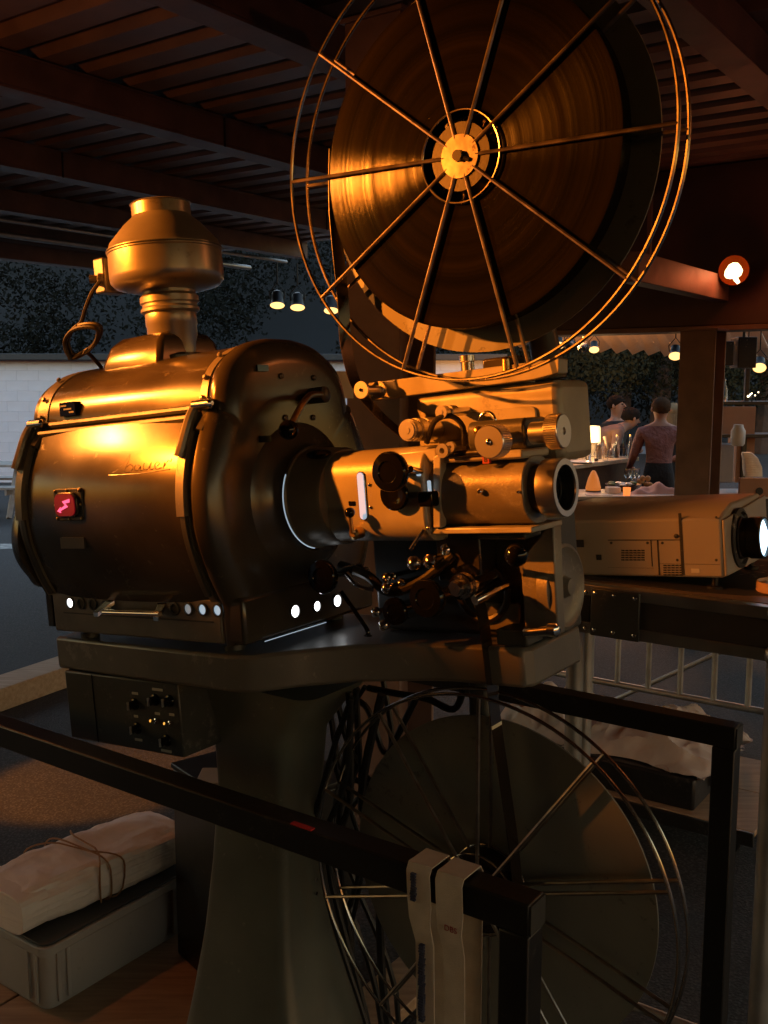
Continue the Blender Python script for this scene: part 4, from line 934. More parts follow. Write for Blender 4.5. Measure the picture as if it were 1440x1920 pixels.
# black cabinet behind the pedestal
ca = G(333, 1787, .054); cbp = G(400, 1852, .054); dv = Vector((cbp[0] - ca[0], cbp[1] - ca[1], 0)); dl = dv.normalized(); dn = Vector((-dl.y, dl.x, 0))
MC = frame(dl, dn, (0, 0, 1), (ca[0], ca[1], 0)); HT = .70
cab = thing('black_cabinet', tuple(MC @ Vector((.2, .2, .054))), 'tall black equipment cabinet standing on the plywood beside the pedestal', 'cabinet')
part('cabinet_body', MB(MC).span(0, .46, 0, .40, .054, HT), M['blackpaint'], cab, .006)
part('cabinet_lid', MB(MC).span(-.004, .464, -.004, .404, HT + .001, HT + .02), M['blackpaint'], cab, .004)
part('mast', MB(MC).span(.12, .17, .16, .21, HT + .02, 1.05), M['blackpaint'], cab, .003)
q = G(412, 1464, HT + .02)
bx = thing('flat_grey_box', (q[0], q[1], HT + .021), 'flat grey plastic tray on top of the black cabinet', 'tray')
part('tray', MB().box((q[0], q[1], HT + .030), (.13, .12, .018)), M['crate'], bx, .003)
M['clear'] = glass('clear_plastic', (.9, .9, .95), .12)
q = G(440, 1440, HT + .03)
part('clear_cover', MB().box((q[0] + .06, q[1] + .06, HT + .045), (.16, .13, .05)), M['clear'], bx, .008)
# timber beam lying on the asphalt at the left
ta = G(-40, 1306, .14); tb = G(125, 1250, .14); td = Vector((tb[0] - ta[0], tb[1] - ta[1], 0)).normalized(); tn = Vector((-td.y, td.x, 0))
MTm = frame(td, tn, (0, 0, 1), (ta[0], ta[1], 0))
solo('timber_beam', MB(MTm).span(-.6, 2.3, 0, .24, .0, .14), M['pine'], tuple(MTm @ Vector((.8, .12, 0))), 'long squared pine timber lying on the asphalt', 'timber', None, .006)
M['chalk'] = M['roadpaint']

# ------------------------------------------------------------------ video projector on a flight case
xa, xb = -.56, -.064; yn, yf = 1.0, 1.40; z0, z1 = -.312, -.150
M['vp'] = mat('beige_projector_plastic', (.36, .32, .27), .42, 0, .2, 300, .06, 8); M['vpdark'] = mat('projector_gap', (.02, .02, .02), .6, wear=0.5, wcol=(0.36, 0.33, 0.28))
vb = MT @ Vector((-.3, 1.2, z0 - .02))
vp = thing('video_projector', tuple(vb), 'beige digital video projector with a black lens standing on a flight case', 'projector')
part('housing', MB(MT).prism([(xa, yn, z0), (xa, yn, z1 - .012), (xa, yn + .03, z1), (xa, yn + .10, z1 + .018), (xa, yf - .05, z1 + .02), (xa, yf, z1), (xa, yf, z0)], (xb - xa, 0, 0)), M['vp'], vp, .006)
part('front_bezel', MB(MT).prism([(xb + .0005, yn + .004, z0 + .004), (xb + .0005, yn + .004, z1 - .016), (xb + .0005, yf - .01, z1 + .012), (xb + .0005, yf - .01, z0 + .004)], (.008, 0, 0)), M['vp'], vp, .003)
lc = (xb + .006, yn + .125, -.226)
lo = part('lens_mount', MB(MT).lathe([(.078, 0), (.078, .008), (.068, .012), (.064, .004)], lc, (1, 0, 0), 40), M['vpdark'], vp)
part('lens_barrel', MB(MT).lathe([(.055, -.01), (.055, .012), (.051, .014), (.051, .03), (.054, .032), (.054, .064), (.049, .066), (.047, .058)], lc, (1, 0, 0), 40, (True, False)), M['blackpaint'], vp)
M['beam_e'] = emat('lit_projector_lens', (.5, .78, 1), 6, (.2, .3, .4))
part('lens_glass', MB(MT).lathe([(.047, .058), (.03, .065), (.001, .068)], lc, (1, 0, 0), 36, (False, True)), M['beam_e'], vp)
def vpbox(px0, py0, px1, py1, m, name, d=.0012, b=.0):
    a = L(px0, py0, yn); c = L(px1, py1, yn); mb = MB(MT); mb.span(min(a[0], c[0]), max(a[0], c[0]), yn - d, yn + .002, min(a[2], c[2]), max(a[2], c[2])); return part(name, mb, M[m], vp, b)
vpbox(1277, 962, 1278.3, 1078, 'vpdark', 'panel_seam'); vpbox(1140, 1012, 1278, 1013, 'vpdark', 'panel_seam'); vpbox(1221, 1013, 1222.5, 1062, 'vpdark', 'panel_seam'); vpbox(1234, 1013, 1235.5, 1078, 'vpdark', 'panel_seam'); vpbox(1140, 1064, 1226, 1065.3, 'vpdark', 'panel_seam'); vpbox(1236, 1057, 1350, 1058, 'vpdark', 'panel_seam')
for x_, y_, n_, m_ in ((1165, 1031, 6, 5), (1244, 1059, 5, 5)):
    mb = MB(MT)
    for i in range(n_):
        for j in range(m_):
            a = L(x_ + i * 7.5, y_ + j * 4.4, yn); b = L(x_ + i * 7.5 + 6, y_ + j * 4.4 + 2.4, yn); mb.span(a[0], b[0], yn - .0012, yn + .001, b[2], a[2])
    part('vent_grille', mb, M['vpdark'], vp)
q = L(1268, 1005, yn); part('lock_screw', MB(MT).lathe([(.006, 0), (.006, .002), (.003, .003)], tuple(q), (0, -1, 0), 14), M['darkgrey'], vp)
M['label'] = mat('printed_label', (.55, .53, .48), .5)
vpbox(1070, 1012, 1095, 1026, 'vpdark', 'connector_panel'); vpbox(1118, 1040, 1128, 1050, 'vpdark', 'connector_panel'); vpbox(1296, 1066, 1312, 1074, 'label', 'printed_label')
for px, py in ((1146, 1018), (1214, 1018), (1242, 1018), (1343, 970), (1343, 1050), (1270, 1050)): part('case_screw', MB(MT).lathe([(.0035, 0), (.0035, .001), (.002, .0014)], tuple(L(px, py, yn)), (0, -1, 0), 10), M['darkgrey'], vp)
part('power_lead', MB(MT).tube(curve_pts([(xa, yn + .1, z0 + .04), (xa - .08, yn + .08, z0 + .02), (xa - .14, yn + .02, z0 - .03), (xa - .16, yn - .12, z0 - .2), (xa - .1, yn - .11, -.8)], 5), .006, 8), M['rubber'], vp)
for x, y in ((xb - .03, yn + .03), (xb - .03, yf - .04), (xa + .05, yn + .04), (xa + .05, yf - .04)):
    p = MT @ Vector((x, y, z0)); h = p.z - 1.4305
    part('foot', MB().lathe([(.02, 0), (.02, .006), (.008, .008), (.008, h + .004)], (p.x, p.y, 1.4305), (0, 0, 1), 14), M['blackpaint'], vp)
# flight case table
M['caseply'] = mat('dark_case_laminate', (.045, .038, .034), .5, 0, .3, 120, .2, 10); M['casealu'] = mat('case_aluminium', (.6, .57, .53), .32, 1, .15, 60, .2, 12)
tx0, tx1, ty0, ty1, tz0, tz1 = -.80, .135, .9, 1.75, 1.30, 1.428
fc = thing('flight_case', tuple(MH @ Vector((-.3, 1.3, tz0))), 'shallow dark flight case with aluminium edges under the video projector', 'case')
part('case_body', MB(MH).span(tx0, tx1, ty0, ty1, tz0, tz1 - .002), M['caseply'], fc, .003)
for z in (tz0 + .012, tz1 - .016): part('edge_profile', MB(MH).span(tx0 + .06, tx1 - .03, ty0 - .004, ty0 + .03, z - .014, z + .016), M['casealu'], fc, .002)
part('edge_profile', MB(MH).span(tx1 - .03, tx1 + .004, ty0 + .03, ty1, tz1 - .03, tz1), M['casealu'], fc, .002)
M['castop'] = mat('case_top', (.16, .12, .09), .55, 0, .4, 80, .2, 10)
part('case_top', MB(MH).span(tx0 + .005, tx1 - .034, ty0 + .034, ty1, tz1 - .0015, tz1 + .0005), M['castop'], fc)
a = V(1060, 1140, .895)[0]; b = V(1106, 1140, .895)[0]; c = V(1200, 1140, .895)[0]
part('latch_plate', MB(MH).span(a, b, ty0 - .006, ty0, tz0 + .03, tz1 - .03), M['blackpaint'], fc, .002)
part('latch_plate', MB(MH).span(b + .003, c, ty0 - .009, ty0, tz0 - .004, tz1 - .006), M['darkgrey'], fc, .003)
mb = MB(MH)
for x in (a + .01, b - .01, b + .015, c - .012, (b + c) / 2):
    for z in (tz0 + .012, tz1 - .02): part('rivet', MB(MH).lathe([(.006, 0), (.005, .003), (.001, .005)], (x, ty0 - .009, z), (0, -1, 0), 10), M['chrome'], fc)
for z in (tz0 + .012, tz1 - .016): part('ball_corner', MB(MH).ball((tx1 - .005, ty0 + .008, z), .034, 16), M['casealu'], fc)
solo('black_cloth', MB(MH).prism([(x, y, tz1 + .0008) for x, y in ((-.62, .95), (-.1, .96), (.02, .99), (.1, 1.05), (.08, 1.5), (-.6, 1.5))], (0, 0, .0015)), M['vpdark'], tuple(MH @ Vector((-.3, 1.2, tz1))), 'black cloth spread on the flight case under the video projector', 'cloth')
M['tan'] = mat('tan_cup', (.55, .32, .18), .5)
q = V(1432, 1075, 1.08); solo('shallow_tin', MB(MH).lathe([(.052, 0), (.056, .004), (.056, .026), (.053, .028), (.05, .02), (.001, .02)], (q[0] + .04, 1.08, tz1 + .001), (0, 0, 1), 28), M['tan'], tuple(MH @ Vector((q[0] + .04, 1.08, tz1))), 'round tan tin beside the video projector lens', 'tin')
stn = thing('tube_trestle', tuple(MH @ Vector((-.3, 1.3, 0))), 'trestle of steel tubes carrying the flight case', 'trestle')
for x, y in ((tx1 - .015, ty0 + .03), (tx1 - .03, ty1 - .05), (-.40, ty0 + .04), (-.7, ty1 - .05)):
    part('leg', MB(MH).tube([(x, y, 0), (x, y, tz0 - .002)], .024, 14), M['galvpost'], stn)
part('cross_tube', MB(MH).tube([(-.40, ty0 + .08, .25), (tx1 - .015, ty0 + .08, .25)], .014, 10), M['galvpost'], stn)
part('cross_tube', MB(MH).tube([(tx1 - .02, ty0 + .06, .35), (tx1 - .03, ty1 - .06, .35)], .014, 10), M['galvpost'], stn)
# crowd barrier behind
cy = 3.93; X = lambda px, py=1260: V(px, py, cy)[0]
cbar = thing('crowd_barrier', tuple(MH @ Vector((X(1250), cy, 0))), 'galvanised steel crowd barrier with upright bars behind the flight case', 'barrier')
xs0, xs1 = X(1030), X(1500)
for z in (1.08, .18): part('rail', MB(MH).tube([(xs0, cy, z), (xs1, cy, z)], .019, 10), M['galvpost'], cbar)
for i, px in enumerate((1048, 1158, 1216, 1276, 1340, 1405, 1465)): part('bar', MB(MH).tube([(X(px), cy, .18), (X(px), cy, 1.08)], .017, 8), M['galvpost'], cbar)
for px in (1104, 1560): part('post', MB(MH).tube([(X(px), cy, .0), (X(px), cy, 1.10)], .030, 10), M['galvpost'], cbar)
a = V(1225, 1292, 4.05); b = V(1372, 1205, 4.05)
solo('leaning_pole', MB(MH).tube([tuple(a - np.array([.25, 0, .12]) * 1.0), tuple(b + np.array([.35, 0, .2]))], .014, 10), M['galvpost'], tuple(MH @ Vector(a)), 'thin pale pole leaning behind the crowd barrier', 'pole')
# low dolly with folded cloths
dq = G(1402, 1500, .16); ds, dt = st_of(dq)
dol = thing('wooden_dolly', tuple(ST(ds - .5, dt + .2, 0)), 'low wooden dolly on castors with a black trunk on it', 'dolly')
part('deck_board', MB(MS).span(ds - 1.15, ds + .11, dt - .30, dt + .10, .135, .16), M['ply'], dol, .004)
part('deck_board', MB(MS).span(ds - 1.15, ds + .11, dt + .105, dt + .5, .135, .16), M['ply'], dol, .004)
part('edge_strip', MB(MS).span(ds - 1.15, ds + .11, dt - .318, dt - .301, .10, .158), M['blackpaint'], dol, .003)
for x, y in ((ds - .02, dt - .2), (ds - .02, dt + .4), (ds - 1.0, dt - .2), (ds - 1.0, dt + .4)):
    cst = part('castor', MB(MS).lathe([(.05, -.016), (.055, -.01), (.055, .01), (.05, .016)], (x, y, .055), (0, 1, 0), 24), M['blackpaint'], dol)
    part('fork', MB(MS).span(x - .02, x + .02, y - .024, y + .024, .112, .134), M['galvpost'], cst)
tr = thing('storage_trunk', tuple(ST(ds - .62, dt + .1, .161)), 'low black trunk lying on the dolly under the pale cloths', 'trunk')
part('trunk_body', MB(MS).span(ds - 1.12, ds - .15, dt - .26, dt + .42, .161, .30), M['blackpaint'], tr, .012)
part('clasp', MB(MS).span(ds - .149, ds - .125, dt - .05, dt + .06, .20, .26), M['darkgrey'], tr, .003)
M['cloth'] = mat('pale_cloth', (.56, .46, .40), .85, 0, .5, 60, .12, 8, dist=.002)
def cloth(s0, s1, t0, t1, z, h, seed, label):
    rr = random.Random(seed); n, m = 70, 50; ph = [rr.uniform(0, 6) for _ in range(8)]; mb = MB(MS); top = []
    for j in range(m):
        for i in range(n):
            u, v = i / (n - 1), j / (m - 1); env = (1 - abs(2 * u - 1) ** 3) * (1 - abs(2 * v - 1) ** 4)
            w1 = 6 * u + 4.5 * v + ph[2] + 1.1 * math.sin(5 * v + ph[3]); w2 = 9 * v - 5 * u + ph[4] + .8 * math.sin(7 * u + ph[7]); zz = env * h * (.5 + .22 * math.sin(4 * u + ph[0]) * math.sin(3 * v + ph[1]) + .30 * (1 - abs(math.sin(w1))) ** 1.5 + .26 * (1 - abs(math.sin(w2))) ** 2 + .10 * (1 - abs(math.sin(2.3 * w1 - w2))) ** 2)
            top.append((s0 + (s1 - s0) * u + .02 * math.sin(9 * v + ph[5]) * (1 - env), t0 + (t1 - t0) * v + .025 * math.sin(8 * u + ph[6]) * (1 - env), z + max(.002, zz)))
    fs_ = [(j * n + i, j * n + i + 1, (j + 1) * n + i + 1, (j + 1) * n + i) for j in range(m - 1) for i in range(n - 1)]
    mb.add(top, fs_); mb.add([(x, y, z + .0005) for x, y, _ in top], [tuple(reversed(f)) for f in fs_])
    o = solo('cloth_heap', mb, M['cloth'], tuple(ST((s0 + s1) / 2, (t0 + t1) / 2, z)), label, 'cloth', 'pale cloths on the trunk'); crumple(o, 0, ((.12, .05, 'CLOUDS'), (.04, .012, 'CLOUDS'))); return o
cloth(ds - .75, ds - .10, dt - .22, dt + .25, .301, .17, 2, 'crumpled pale cloth heaped on the black trunk beside the guard post')
cloth(ds - 1.18, ds - .70, dt - .20, dt + .30, .301, .16, 9, 'pleated pale cloth heaped on the black trunk behind the take-up reel')
cloth(ds - .70, ds - .1, dt + .24, dt + .42, .301, .11, 12, 'tall pale cloth pile behind the crumpled one')

# ------------------------------------------------------------------ lamps of the place, plus one added spot
def bulb(parent, pos, energy, col, kind='POINT', aim=None, size=R(60), rad=.04, blend=.4):
    d = bpy.data.lights.new('bulb', kind); d.energy = energy; d.color = col; d.shadow_soft_size = rad
    if kind == 'SPOT': d.spot_size = size; d.spot_blend = blend
    o = bpy.data.objects.new('bulb', d); COL.objects.link(o); o.parent = parent
    o.location = Vector(pos) - Vector(WM[parent.name])
    if aim is not None: o.rotation_euler = (Vector(pos) - Vector(aim)).to_track_quat('Z', 'Y').to_euler()
    return o
WARM = (1, .225, .014)
M['lamp_warm'] = emat('lit_warm_lamp', (1, .52, .16), 2.6, (.8, .6, .4))
def parcan(pos, aim, label, energy, col=WARM, size=R(50), sc=1.0, group='stage spots hanging under the roofs', hang=.3, rad=.05, blend=.4):
    pos = Vector(pos); d = (Vector(aim) - pos).normalized()
    t = thing('stage_spot', tuple(pos), label, 'stage light', group)
    part('can', MB().lathe([(.04 * sc, -.24 * sc), (.085 * sc, -.20 * sc), (.095 * sc, -.06 * sc), (.112 * sc, .0), (.115 * sc, .004), (.108 * sc, .0), (.09 * sc, -.05 * sc)], pos, d, 24, (True, False)), M['blackpaint'], t)
    part('lens', MB().lathe([(.106 * sc, -.003 * sc), (.06 * sc, .008 * sc), (.001, .012 * sc)], pos, d, 24, (False, True)), M['lamp_warm'], t)
    side = d.cross(Vector((0, 0, 1)))
    side = side.normalized() if side.length > .05 else Vector((1, 0, 0)); c = pos - d * .11 * sc; top = c + Vector((0, 0, 1)) * (.24 * sc)
    part('yoke', MB().tube([c - side * .10 * sc, c - side * .115 * sc + Vector((0, 0, .1 * sc)), top, c + side * .115 * sc + Vector((0, 0, .1 * sc)), c + side * .10 * sc], .010 * sc, 6), M['blackpaint'], t)
    part('hanger', MB().tube([top, top + Vector((0, 0, hang))], .012 * sc, 8), M['blackpaint'], t)
    if energy: bulb(t, pos + d * .05, energy / LK, col, 'SPOT', aim, size, rad, blend)
    return t
# the two that light the machine, hanging left of it under the roof
KEY = Vector((-2.70, 1.46, 2.80))
parcan(KEY, MT @ Vector((-.36, 0, .37)), 'stage spot under the roof aimed at the film reel and projector head', 920, WARM, R(24), 1.0, hang=.36, rad=.03, blend=.55)
_z = float(L(217, 832, -.215)[2]); _y = float(np.interp(_z, [b for a, b in dcv][::-1], [a for a, b in dcv][::-1])); _a = float(np.interp(_z + .01, [b for a, b in dcv][::-1], [a for a, b in dcv][::-1]))
_n = (MT.to_3x3() @ Vector((0, -.01, _a - _y))).normalized()
if _n.y > 0: _n = -_n
_x = float(L(217, 832, _y)[0]); _n = (_n + Vector(e1) * (2 * .010 * (_x + .867) / .231 ** 2)).normalized()
_P = MT @ Vector(L(217, 832, _y)); _v = (Vector(camP) - _P).normalized(); _l = (2 * _n.dot(_v) * _n - _v).normalized()
parcan(_P + _l * 2.2, _P + Vector((0, .10, .28)), 'stage spot under the roof aimed down at the lamphouse', 400, (1, .27, .035), R(26), .9, hang=.2, rad=.05)
# spots along the far roof edge at the left
for px, py, lb_ in ((520, 573, 'stage spot on the roof edge above the lamphouse end'), (558, 577, 'stage spot on the roof edge paired beside the hill view'), (621, 583, 'stage spot on the roof edge behind the film strip'), (651, 589, 'stage spot on the roof edge just beside the supply reel')):
    p = camP + ray(px, py) * 12.0; parcan(p, (p[0] + .1, p[1] - 1.3, 0), lb_, 26, (1, .6, .25), R(60), .82, hang=.25)
# open orange floodlights under the canopy
M['flood_e'] = emat('glaring_bulb', (1, .62, .26), 8, (.8, .5, .3))
M['dish'] = mat('orange_halo', (.09, .014, .002), .95, 0, spec=0)
def flood(lp, label, energy, back, col=(1, .22, .03)):
    lm = thing('orange_floodlight', tuple(lp), label, 'lamp', 'orange floodlights under the canopy')
    part('glass_bulb', MB().lathe([(.014, -.068), (.034, -.05), (.056, -.006), (.054, .025), (.034, .05), (.001, .056)], lp, (.75, -.5, .55), 20), M['flood_e'], lm)
    part('bulb_arm', MB().lathe([(.013, 0), (.016, .035), (.012, .065)], lp + Vector((-.005, -.01, -.035)), (.55, -.35, -.9), 12), M['flood_e'], lm)
    ax = -(back.normalized() * .5 + Vector((.1, .75, .2))).normalized(); dc = lp - ax * .09
    if back.z < .2: part('halo_dish', MB().lathe([(.012, -.012), (.06, -.004), (.10, .022), (.108, .04), (.105, .042), (.092, .026), (.056, .003), (.012, -.004)], dc, ax, 32), M['dish'], lm)  # orange dish added to stand for the soft halo round the bulb
    part('hanger', MB().tube([dc - ax * .012, lp + back * .5, lp + back], .012, 8), M['blackpaint'], lm)
    bulb(lm, lp + ax * .06 + Vector((0, 0, -.02)) if back.z < .2 else lp + Vector((0, 0, -.12)), energy / LK, col, rad=.06)
flood(at(1376, 508, 7.1), 'glaring orange floodlight bulb on the bulkhead beam beside the bar', 4, Vector((.35, .5, .05)), (1, .13, .03))
flood(Vector((3.0, 2.6, 3.1)), 'orange floodlight hanging under the canopy over the path to the flight case', 11, Vector((0, 0, .3)), (1, .22, .045))
flood(ST(-3.75, 1.3, 2.95), 'orange floodlight hanging under the canopy over the yard edge', 19, Vector((0, 0, .42)), (1, .27, .06))
parcan(Vector((-1.7, -1.2, 3.1)), MT @ Vector((-.16, 1.0, -.2)), 'unseen spot added behind the viewer to light the video projector', 9, WARM, R(8.5), .8, hang=.2, rad=.04)  # extra unseen spot, added only to warm the side of the video projector
parcan(Vector((-3.6, 3.2, 3.1)), tuple(G(185, 1462)), 'stage spot under the roof aimed down at the asphalt', 900, (1, .30, .02), R(15), .8, hang=.2)
# pergola roof beyond the bulkhead: boards on rafters
M['peri'] = wood('pergola_pine', (.60, .44, .32), (.44, .30, .20))
pg = thing('pergola_roof', tuple(at(1150, 640, 11)), 'pale board roof beyond the bulkhead lit by stage spots', 'roof')
A_, B_ = at(900, 592, 12.0), at(2300, 570, 12.0); D_, C_ = at(975, 652, 17.0), at(2300, 735, 17.0)  # right end runs far out of view, added to shade the ground
NB = 44
for k in range(NB):
    u0, u1 = k / NB, (k + .74) / NB
    p = [A_.lerp(B_, u0), A_.lerp(B_, u1), D_.lerp(C_, u1), D_.lerp(C_, u0)]
    p[1].z += .10; p[2].z += .10
    part('roof_board', MB().prism(p, (0, 0, .03)), M['peri'], pg)
for k in (0, 3, 6):
    u = k / 8; q0, q1 = A_.lerp(D_, u), B_.lerp(C_, u); 
    d = (D_ - A_).normalized() * .04
    part('rafter', MB().prism([q0 - d + Vector((0, 0, .09)), q0 + d + Vector((0, 0, .09)), q0 + d + Vector((0, 0, .2)), q0 - d + Vector((0, 0, .2))], q1 - q0), M['peri'], pg)
for px, py, Y, ax, ay, aY, lb_, e in ((1048, 648, 10.6, 1046, 800, 9.9, 'stage spot hanging under the pale board roof beside the reel rim', 30), (1070, 646, 10.8, 1130, 600, 12.8, 'stage spot turned up at the pale roof boards', 1500), (1096, 652, 11.0, 1230, 610, 13.2, 'stage spot turned along the pale roof boards', 1500), (1114, 656, 10.8, 1116, 830, 10.1, 'stage spot hanging down over the bar lamp', 40), (1266, 668, 8.6, 1262, 860, 8.0, 'stage spot hanging right beside the brown pillar', 22), (1424, 690, 8.3, 1418, 850, 7.7, 'stage spot hanging over the shelves', 22), (1400, 684, 9.6, 1340, 610, 12.2, 'stage spot turned up above the shelves', 400)):
    parcan(at(px, py, Y), at(ax, ay, aY), lb_, e, (1, .42, .12), R(70), .5, hang=.25)
M['lampshade_e'] = emat('lit_lamp_shade', (1, .56, .19), 2.4, (.9, .8, .6))

# ------------------------------------------------------------------ bar, table and what stands on them
BZ = 1.10
b0 = G(1040, 877, BZ); b1 = G(1197, 857, BZ); bd = Vector((b1[0] - b0[0], b1[1] - b0[1], 0)).normalized(); bnn = Vector((-bd.y, bd.x, 0))
if bnn.y < 0: bnn = -bnn
MBr = frame(bd, bnn, (0, 0, 1), (b0[0], b0[1], 0)); BL = (Vector(b1) - Vector(b0)).length
bar_ = thing('bar_counter', tuple(MBr @ Vector((BL / 2, .3, 0))), 'high dark wooden bar counter with a glowing table lamp on it', 'bar')
part('counter_top', MB(MBr).span(-.4, BL + .02, 0, .75, BZ - .045, BZ), M['pine'], bar_, .006)
part('counter_front', MB(MBr).span(-.38, BL, .08, .12, 0, BZ - .046), M['darkwood'], bar_, .004)
part('counter_end', MB(MBr).span(BL - .06, BL, .12, .7, 0, BZ - .046), M['darkwood'], bar_, .004)
def onbar(px, py, z=BZ): return Vector(G(px, py, z))
lq = onbar(1110, 856)
tl = thing('table_lamp', tuple(lq), 'small glowing table lamp with a white shade on the bar', 'lamp')
part('lamp_foot', MB().lathe([(.07, 0), (.072, .012), (.045, .02), (.038, .06), (.05, .16), (.052, .17)], lq, (0, 0, 1), 24), M['vp'], tl)
part('lamp_shade', MB().lathe([(.092, .165), (.086, .33), (.078, .35), (.03, .355)], lq, (0, 0, 1), 28), M['lampshade_e'], tl)
bulb(tl, lq + Vector((-.02, -.24, .24)), 7 / LK, (1, .6, .26), rad=.06)
M['glass'] = glass('clear_glass'); M['cola'] = mat('dark_drink', (.03, .012, .006), .1); M['amber'] = emat('candle_glow', (1, .25, .05), 1.2, (.5, .1, .03))
def tumbler(q, r, h, label, m='glass', fill=None, lvl=.6):
    t = thing('drinking_glass', tuple(q), label, 'glass', 'glasses on the bar and table')
    part('glass_wall', MB().lathe([(r * .82, 0), (r, h), (r - .0025, h), (r * .82 - .0025, .006), (.001, .006)], q, (0, 0, 1), 18), M[m], t)
    if fill: part('drink', MB().lathe([(r * .82 - .004, .008), (r * (.82 + .18 * lvl) - .004, h * lvl)], q, (0, 0, 1), 16), M[fill], t)
    return t
for px, py, r, h, fill, lb_ in ((1186, 851, .04, .17, 'cola', 'tall glass of dark drink on the bar beside the pink shirt'), (1088, 853, .035, .15, None, 'empty glass standing behind the bar lamp'), (1075, 852, .035, .12, None, 'short empty glass at the end of the bar'), (1194, 851, .03, .14, None, 'clear glass beside the dark drink'), (1098, 849, .03, .13, None, 'clear glass touching the bar lamp'), (1066, 850, .03, .11, 'cola', 'half-full short glass at the end of the bar')):
    tumbler(onbar(px, py), r, h, lb_, 'glass', fill, .8)
rb = random.Random(11)
for k, (px, py) in enumerate(((1070, 858), (1079, 862), (1094, 860), (1102, 864), (1132, 850), (1150, 853), (1156, 858), (1170, 855), (1176, 850), (1181, 858), (1135, 864), (1118, 866))):
    q = onbar(px, py)
    if k % 3 == 0:
        t = thing('glass_bottle', tuple(q), ['slim bottle at the lamp end of the bar', 'slim bottle right of the bar lamp', 'slim bottle behind the ice bucket', 'slim bottle near the dark drink'][k // 3], 'bottle', 'bottles on the bar')
        part('bottle_body', MB().lathe([(.03, 0), (.033, .015), (.033, .13), (.013, .18), (.012, .24), (.015, .245)], q, (0, 0, 1), 16), M['paleglass' if 'paleglass' in M else 'glass'], t); part('bottle_cap', MB().lathe([(.013, .246), (.013, .262)], q, (0, 0, 1), 12), M['brass'], t)
    else: tumbler(q, rb.uniform(.026, .036), rb.uniform(.08, .14), ['', 'short tumbler left of the serving plate', 'short tumbler behind the serving plate', '', 'short tumbler in front of the bar lamp foot', 'short tumbler behind the wooden spoon', '', 'short tumbler between bucket and round bottle', 'short tumbler just behind the tall dark drink', '', 'short tumbler at the near bar edge before the ice bucket', 'short tumbler at the near bar edge before the wooden mill'][k], 'glass', 'cola' if k % 2 else None, rb.uniform(.3, .8))
q = onbar(1141, 858); bk = thing('ice_bucket', tuple(q), 'clear glass ice bucket with a wooden spoon on the bar', 'bucket')
part('bucket_wall', MB().lathe([(.06, 0), (.10, .17), (.096, .17), (.057, .006), (.001, .006)], q, (0, 0, 1), 26), M['glass'], bk)
part('wooden_spoon', MB().tube([q + Vector((.01, .0, .02)), q + Vector((-.05, .02, .24))], [.008, .018], 8), M['pine'], bk)
q = onbar(1162, 850); M['paleglass'] = glass('pale_bottle_glass', (.8, .9, .85), .05)
bo = thing('glass_bottle', tuple(q), 'clear round bottle on the bar behind the ice bucket', 'bottle')
part('bottle_body', MB().lathe([(.045, 0), (.05, .02), (.05, .13), (.035, .17), (.016, .20), (.015, .25), (.018, .255)], q, (0, 0, 1), 20), M['paleglass'], bo)
part('bottle_cap', MB().lathe([(.017, .256), (.017, .275)], q, (0, 0, 1), 14), M['brass'], bo)
q = onbar(1123, 860); sh_ = thing('pepper_mill', tuple(q), 'turned wooden mill between lamp and ice bucket', 'mill')
part('mill_body', MB().lathe([(.03, 0), (.032, .02), (.02, .08), (.026, .12)], q, (0, 0, 1), 16), M['pine'], sh_); part('mill_head', MB().ball((q[0], q[1], q[2] + .145), .027, 14), M['pine'], sh_)
M['plate'] = M['plate']; M['china'] = mat('white_china', (.75, .72, .68), .2)
solo('serving_plate', MB().lathe([(.09, 0), (.14, .015), (.137, .018), (.09, .006), (.001, .006)], onbar(1090, 868), (0, 0, 1), 28), M['china'], tuple(onbar(1090, 868)), 'white plate at the near edge of the bar', 'plate')
# basket-like lantern hanging by the bar end
q = Vector(G(1113, 916, .9)); M['wicker_lit'] = emat('wicker_lit_from_inside', (1, .26, .04), .45, (.4, .2, .08)); M['wicker'] = mat('amber_wicker', (.5, .26, .1), .7, 0, .8, 60, .4, 20)  # ball wicker is plain amber brown
# lower table
TZ = .90
t0 = Vector(G(1088, 931, TZ)); t1 = Vector(G(1290, 930, TZ)); tdv = (t1 - t0).normalized(); tnn = Vector((-tdv.y, tdv.x, 0))
MTb = frame(tdv, tnn, (0, 0, 1), tuple(t0[:2]) + (0,)); TL = (t1 - t0).length
tb_ = thing('serving_table', tuple(MTb @ Vector((TL / 2, .3, 0))), 'serving table with basket and napkin in front of the bar', 'table')
M['tabletop'] = mat('pale_tabletop', (.50, .46, .42), .3, 0, .1, 30, .1, 4)
part('table_top', MB(MTb).span(-.15, TL + 1.1, 0, .62, TZ - .03, TZ), M['tabletop'], tb_, .004)
for x, y in ((-.05, .06), (TL + 1.0, .06), (-.05, .56), (TL + 1.0, .56)): part('leg', MB(MTb).span(x - .025, x + .025, y - .025, y + .025, 0, TZ - .031), M['blackpaint'], tb_, .003)
def ontab(px, py): return Vector(G(px, py, TZ))
q = ontab(1112, 921); ln = thing('wicker_lantern', tuple(q), 'glowing wicker cone lantern at the end of the serving table', 'lantern')
part('wicker_cone', MB().lathe([(.07, .01), (.075, .03), (.05, .13), (.022, .19), (.012, .20)], q, (0, 0, 1), 14), M['wicker_lit'], ln); part('lantern_foot', MB().lathe([(.075, 0), (.075, .0095)], q, (0, 0, 1), 14), M['blackpaint'], ln)
q = ontab(1175, 929); cn = thing('candle_glass', tuple(q), 'small glowing orange-red candle glass on the serving table', 'candle')
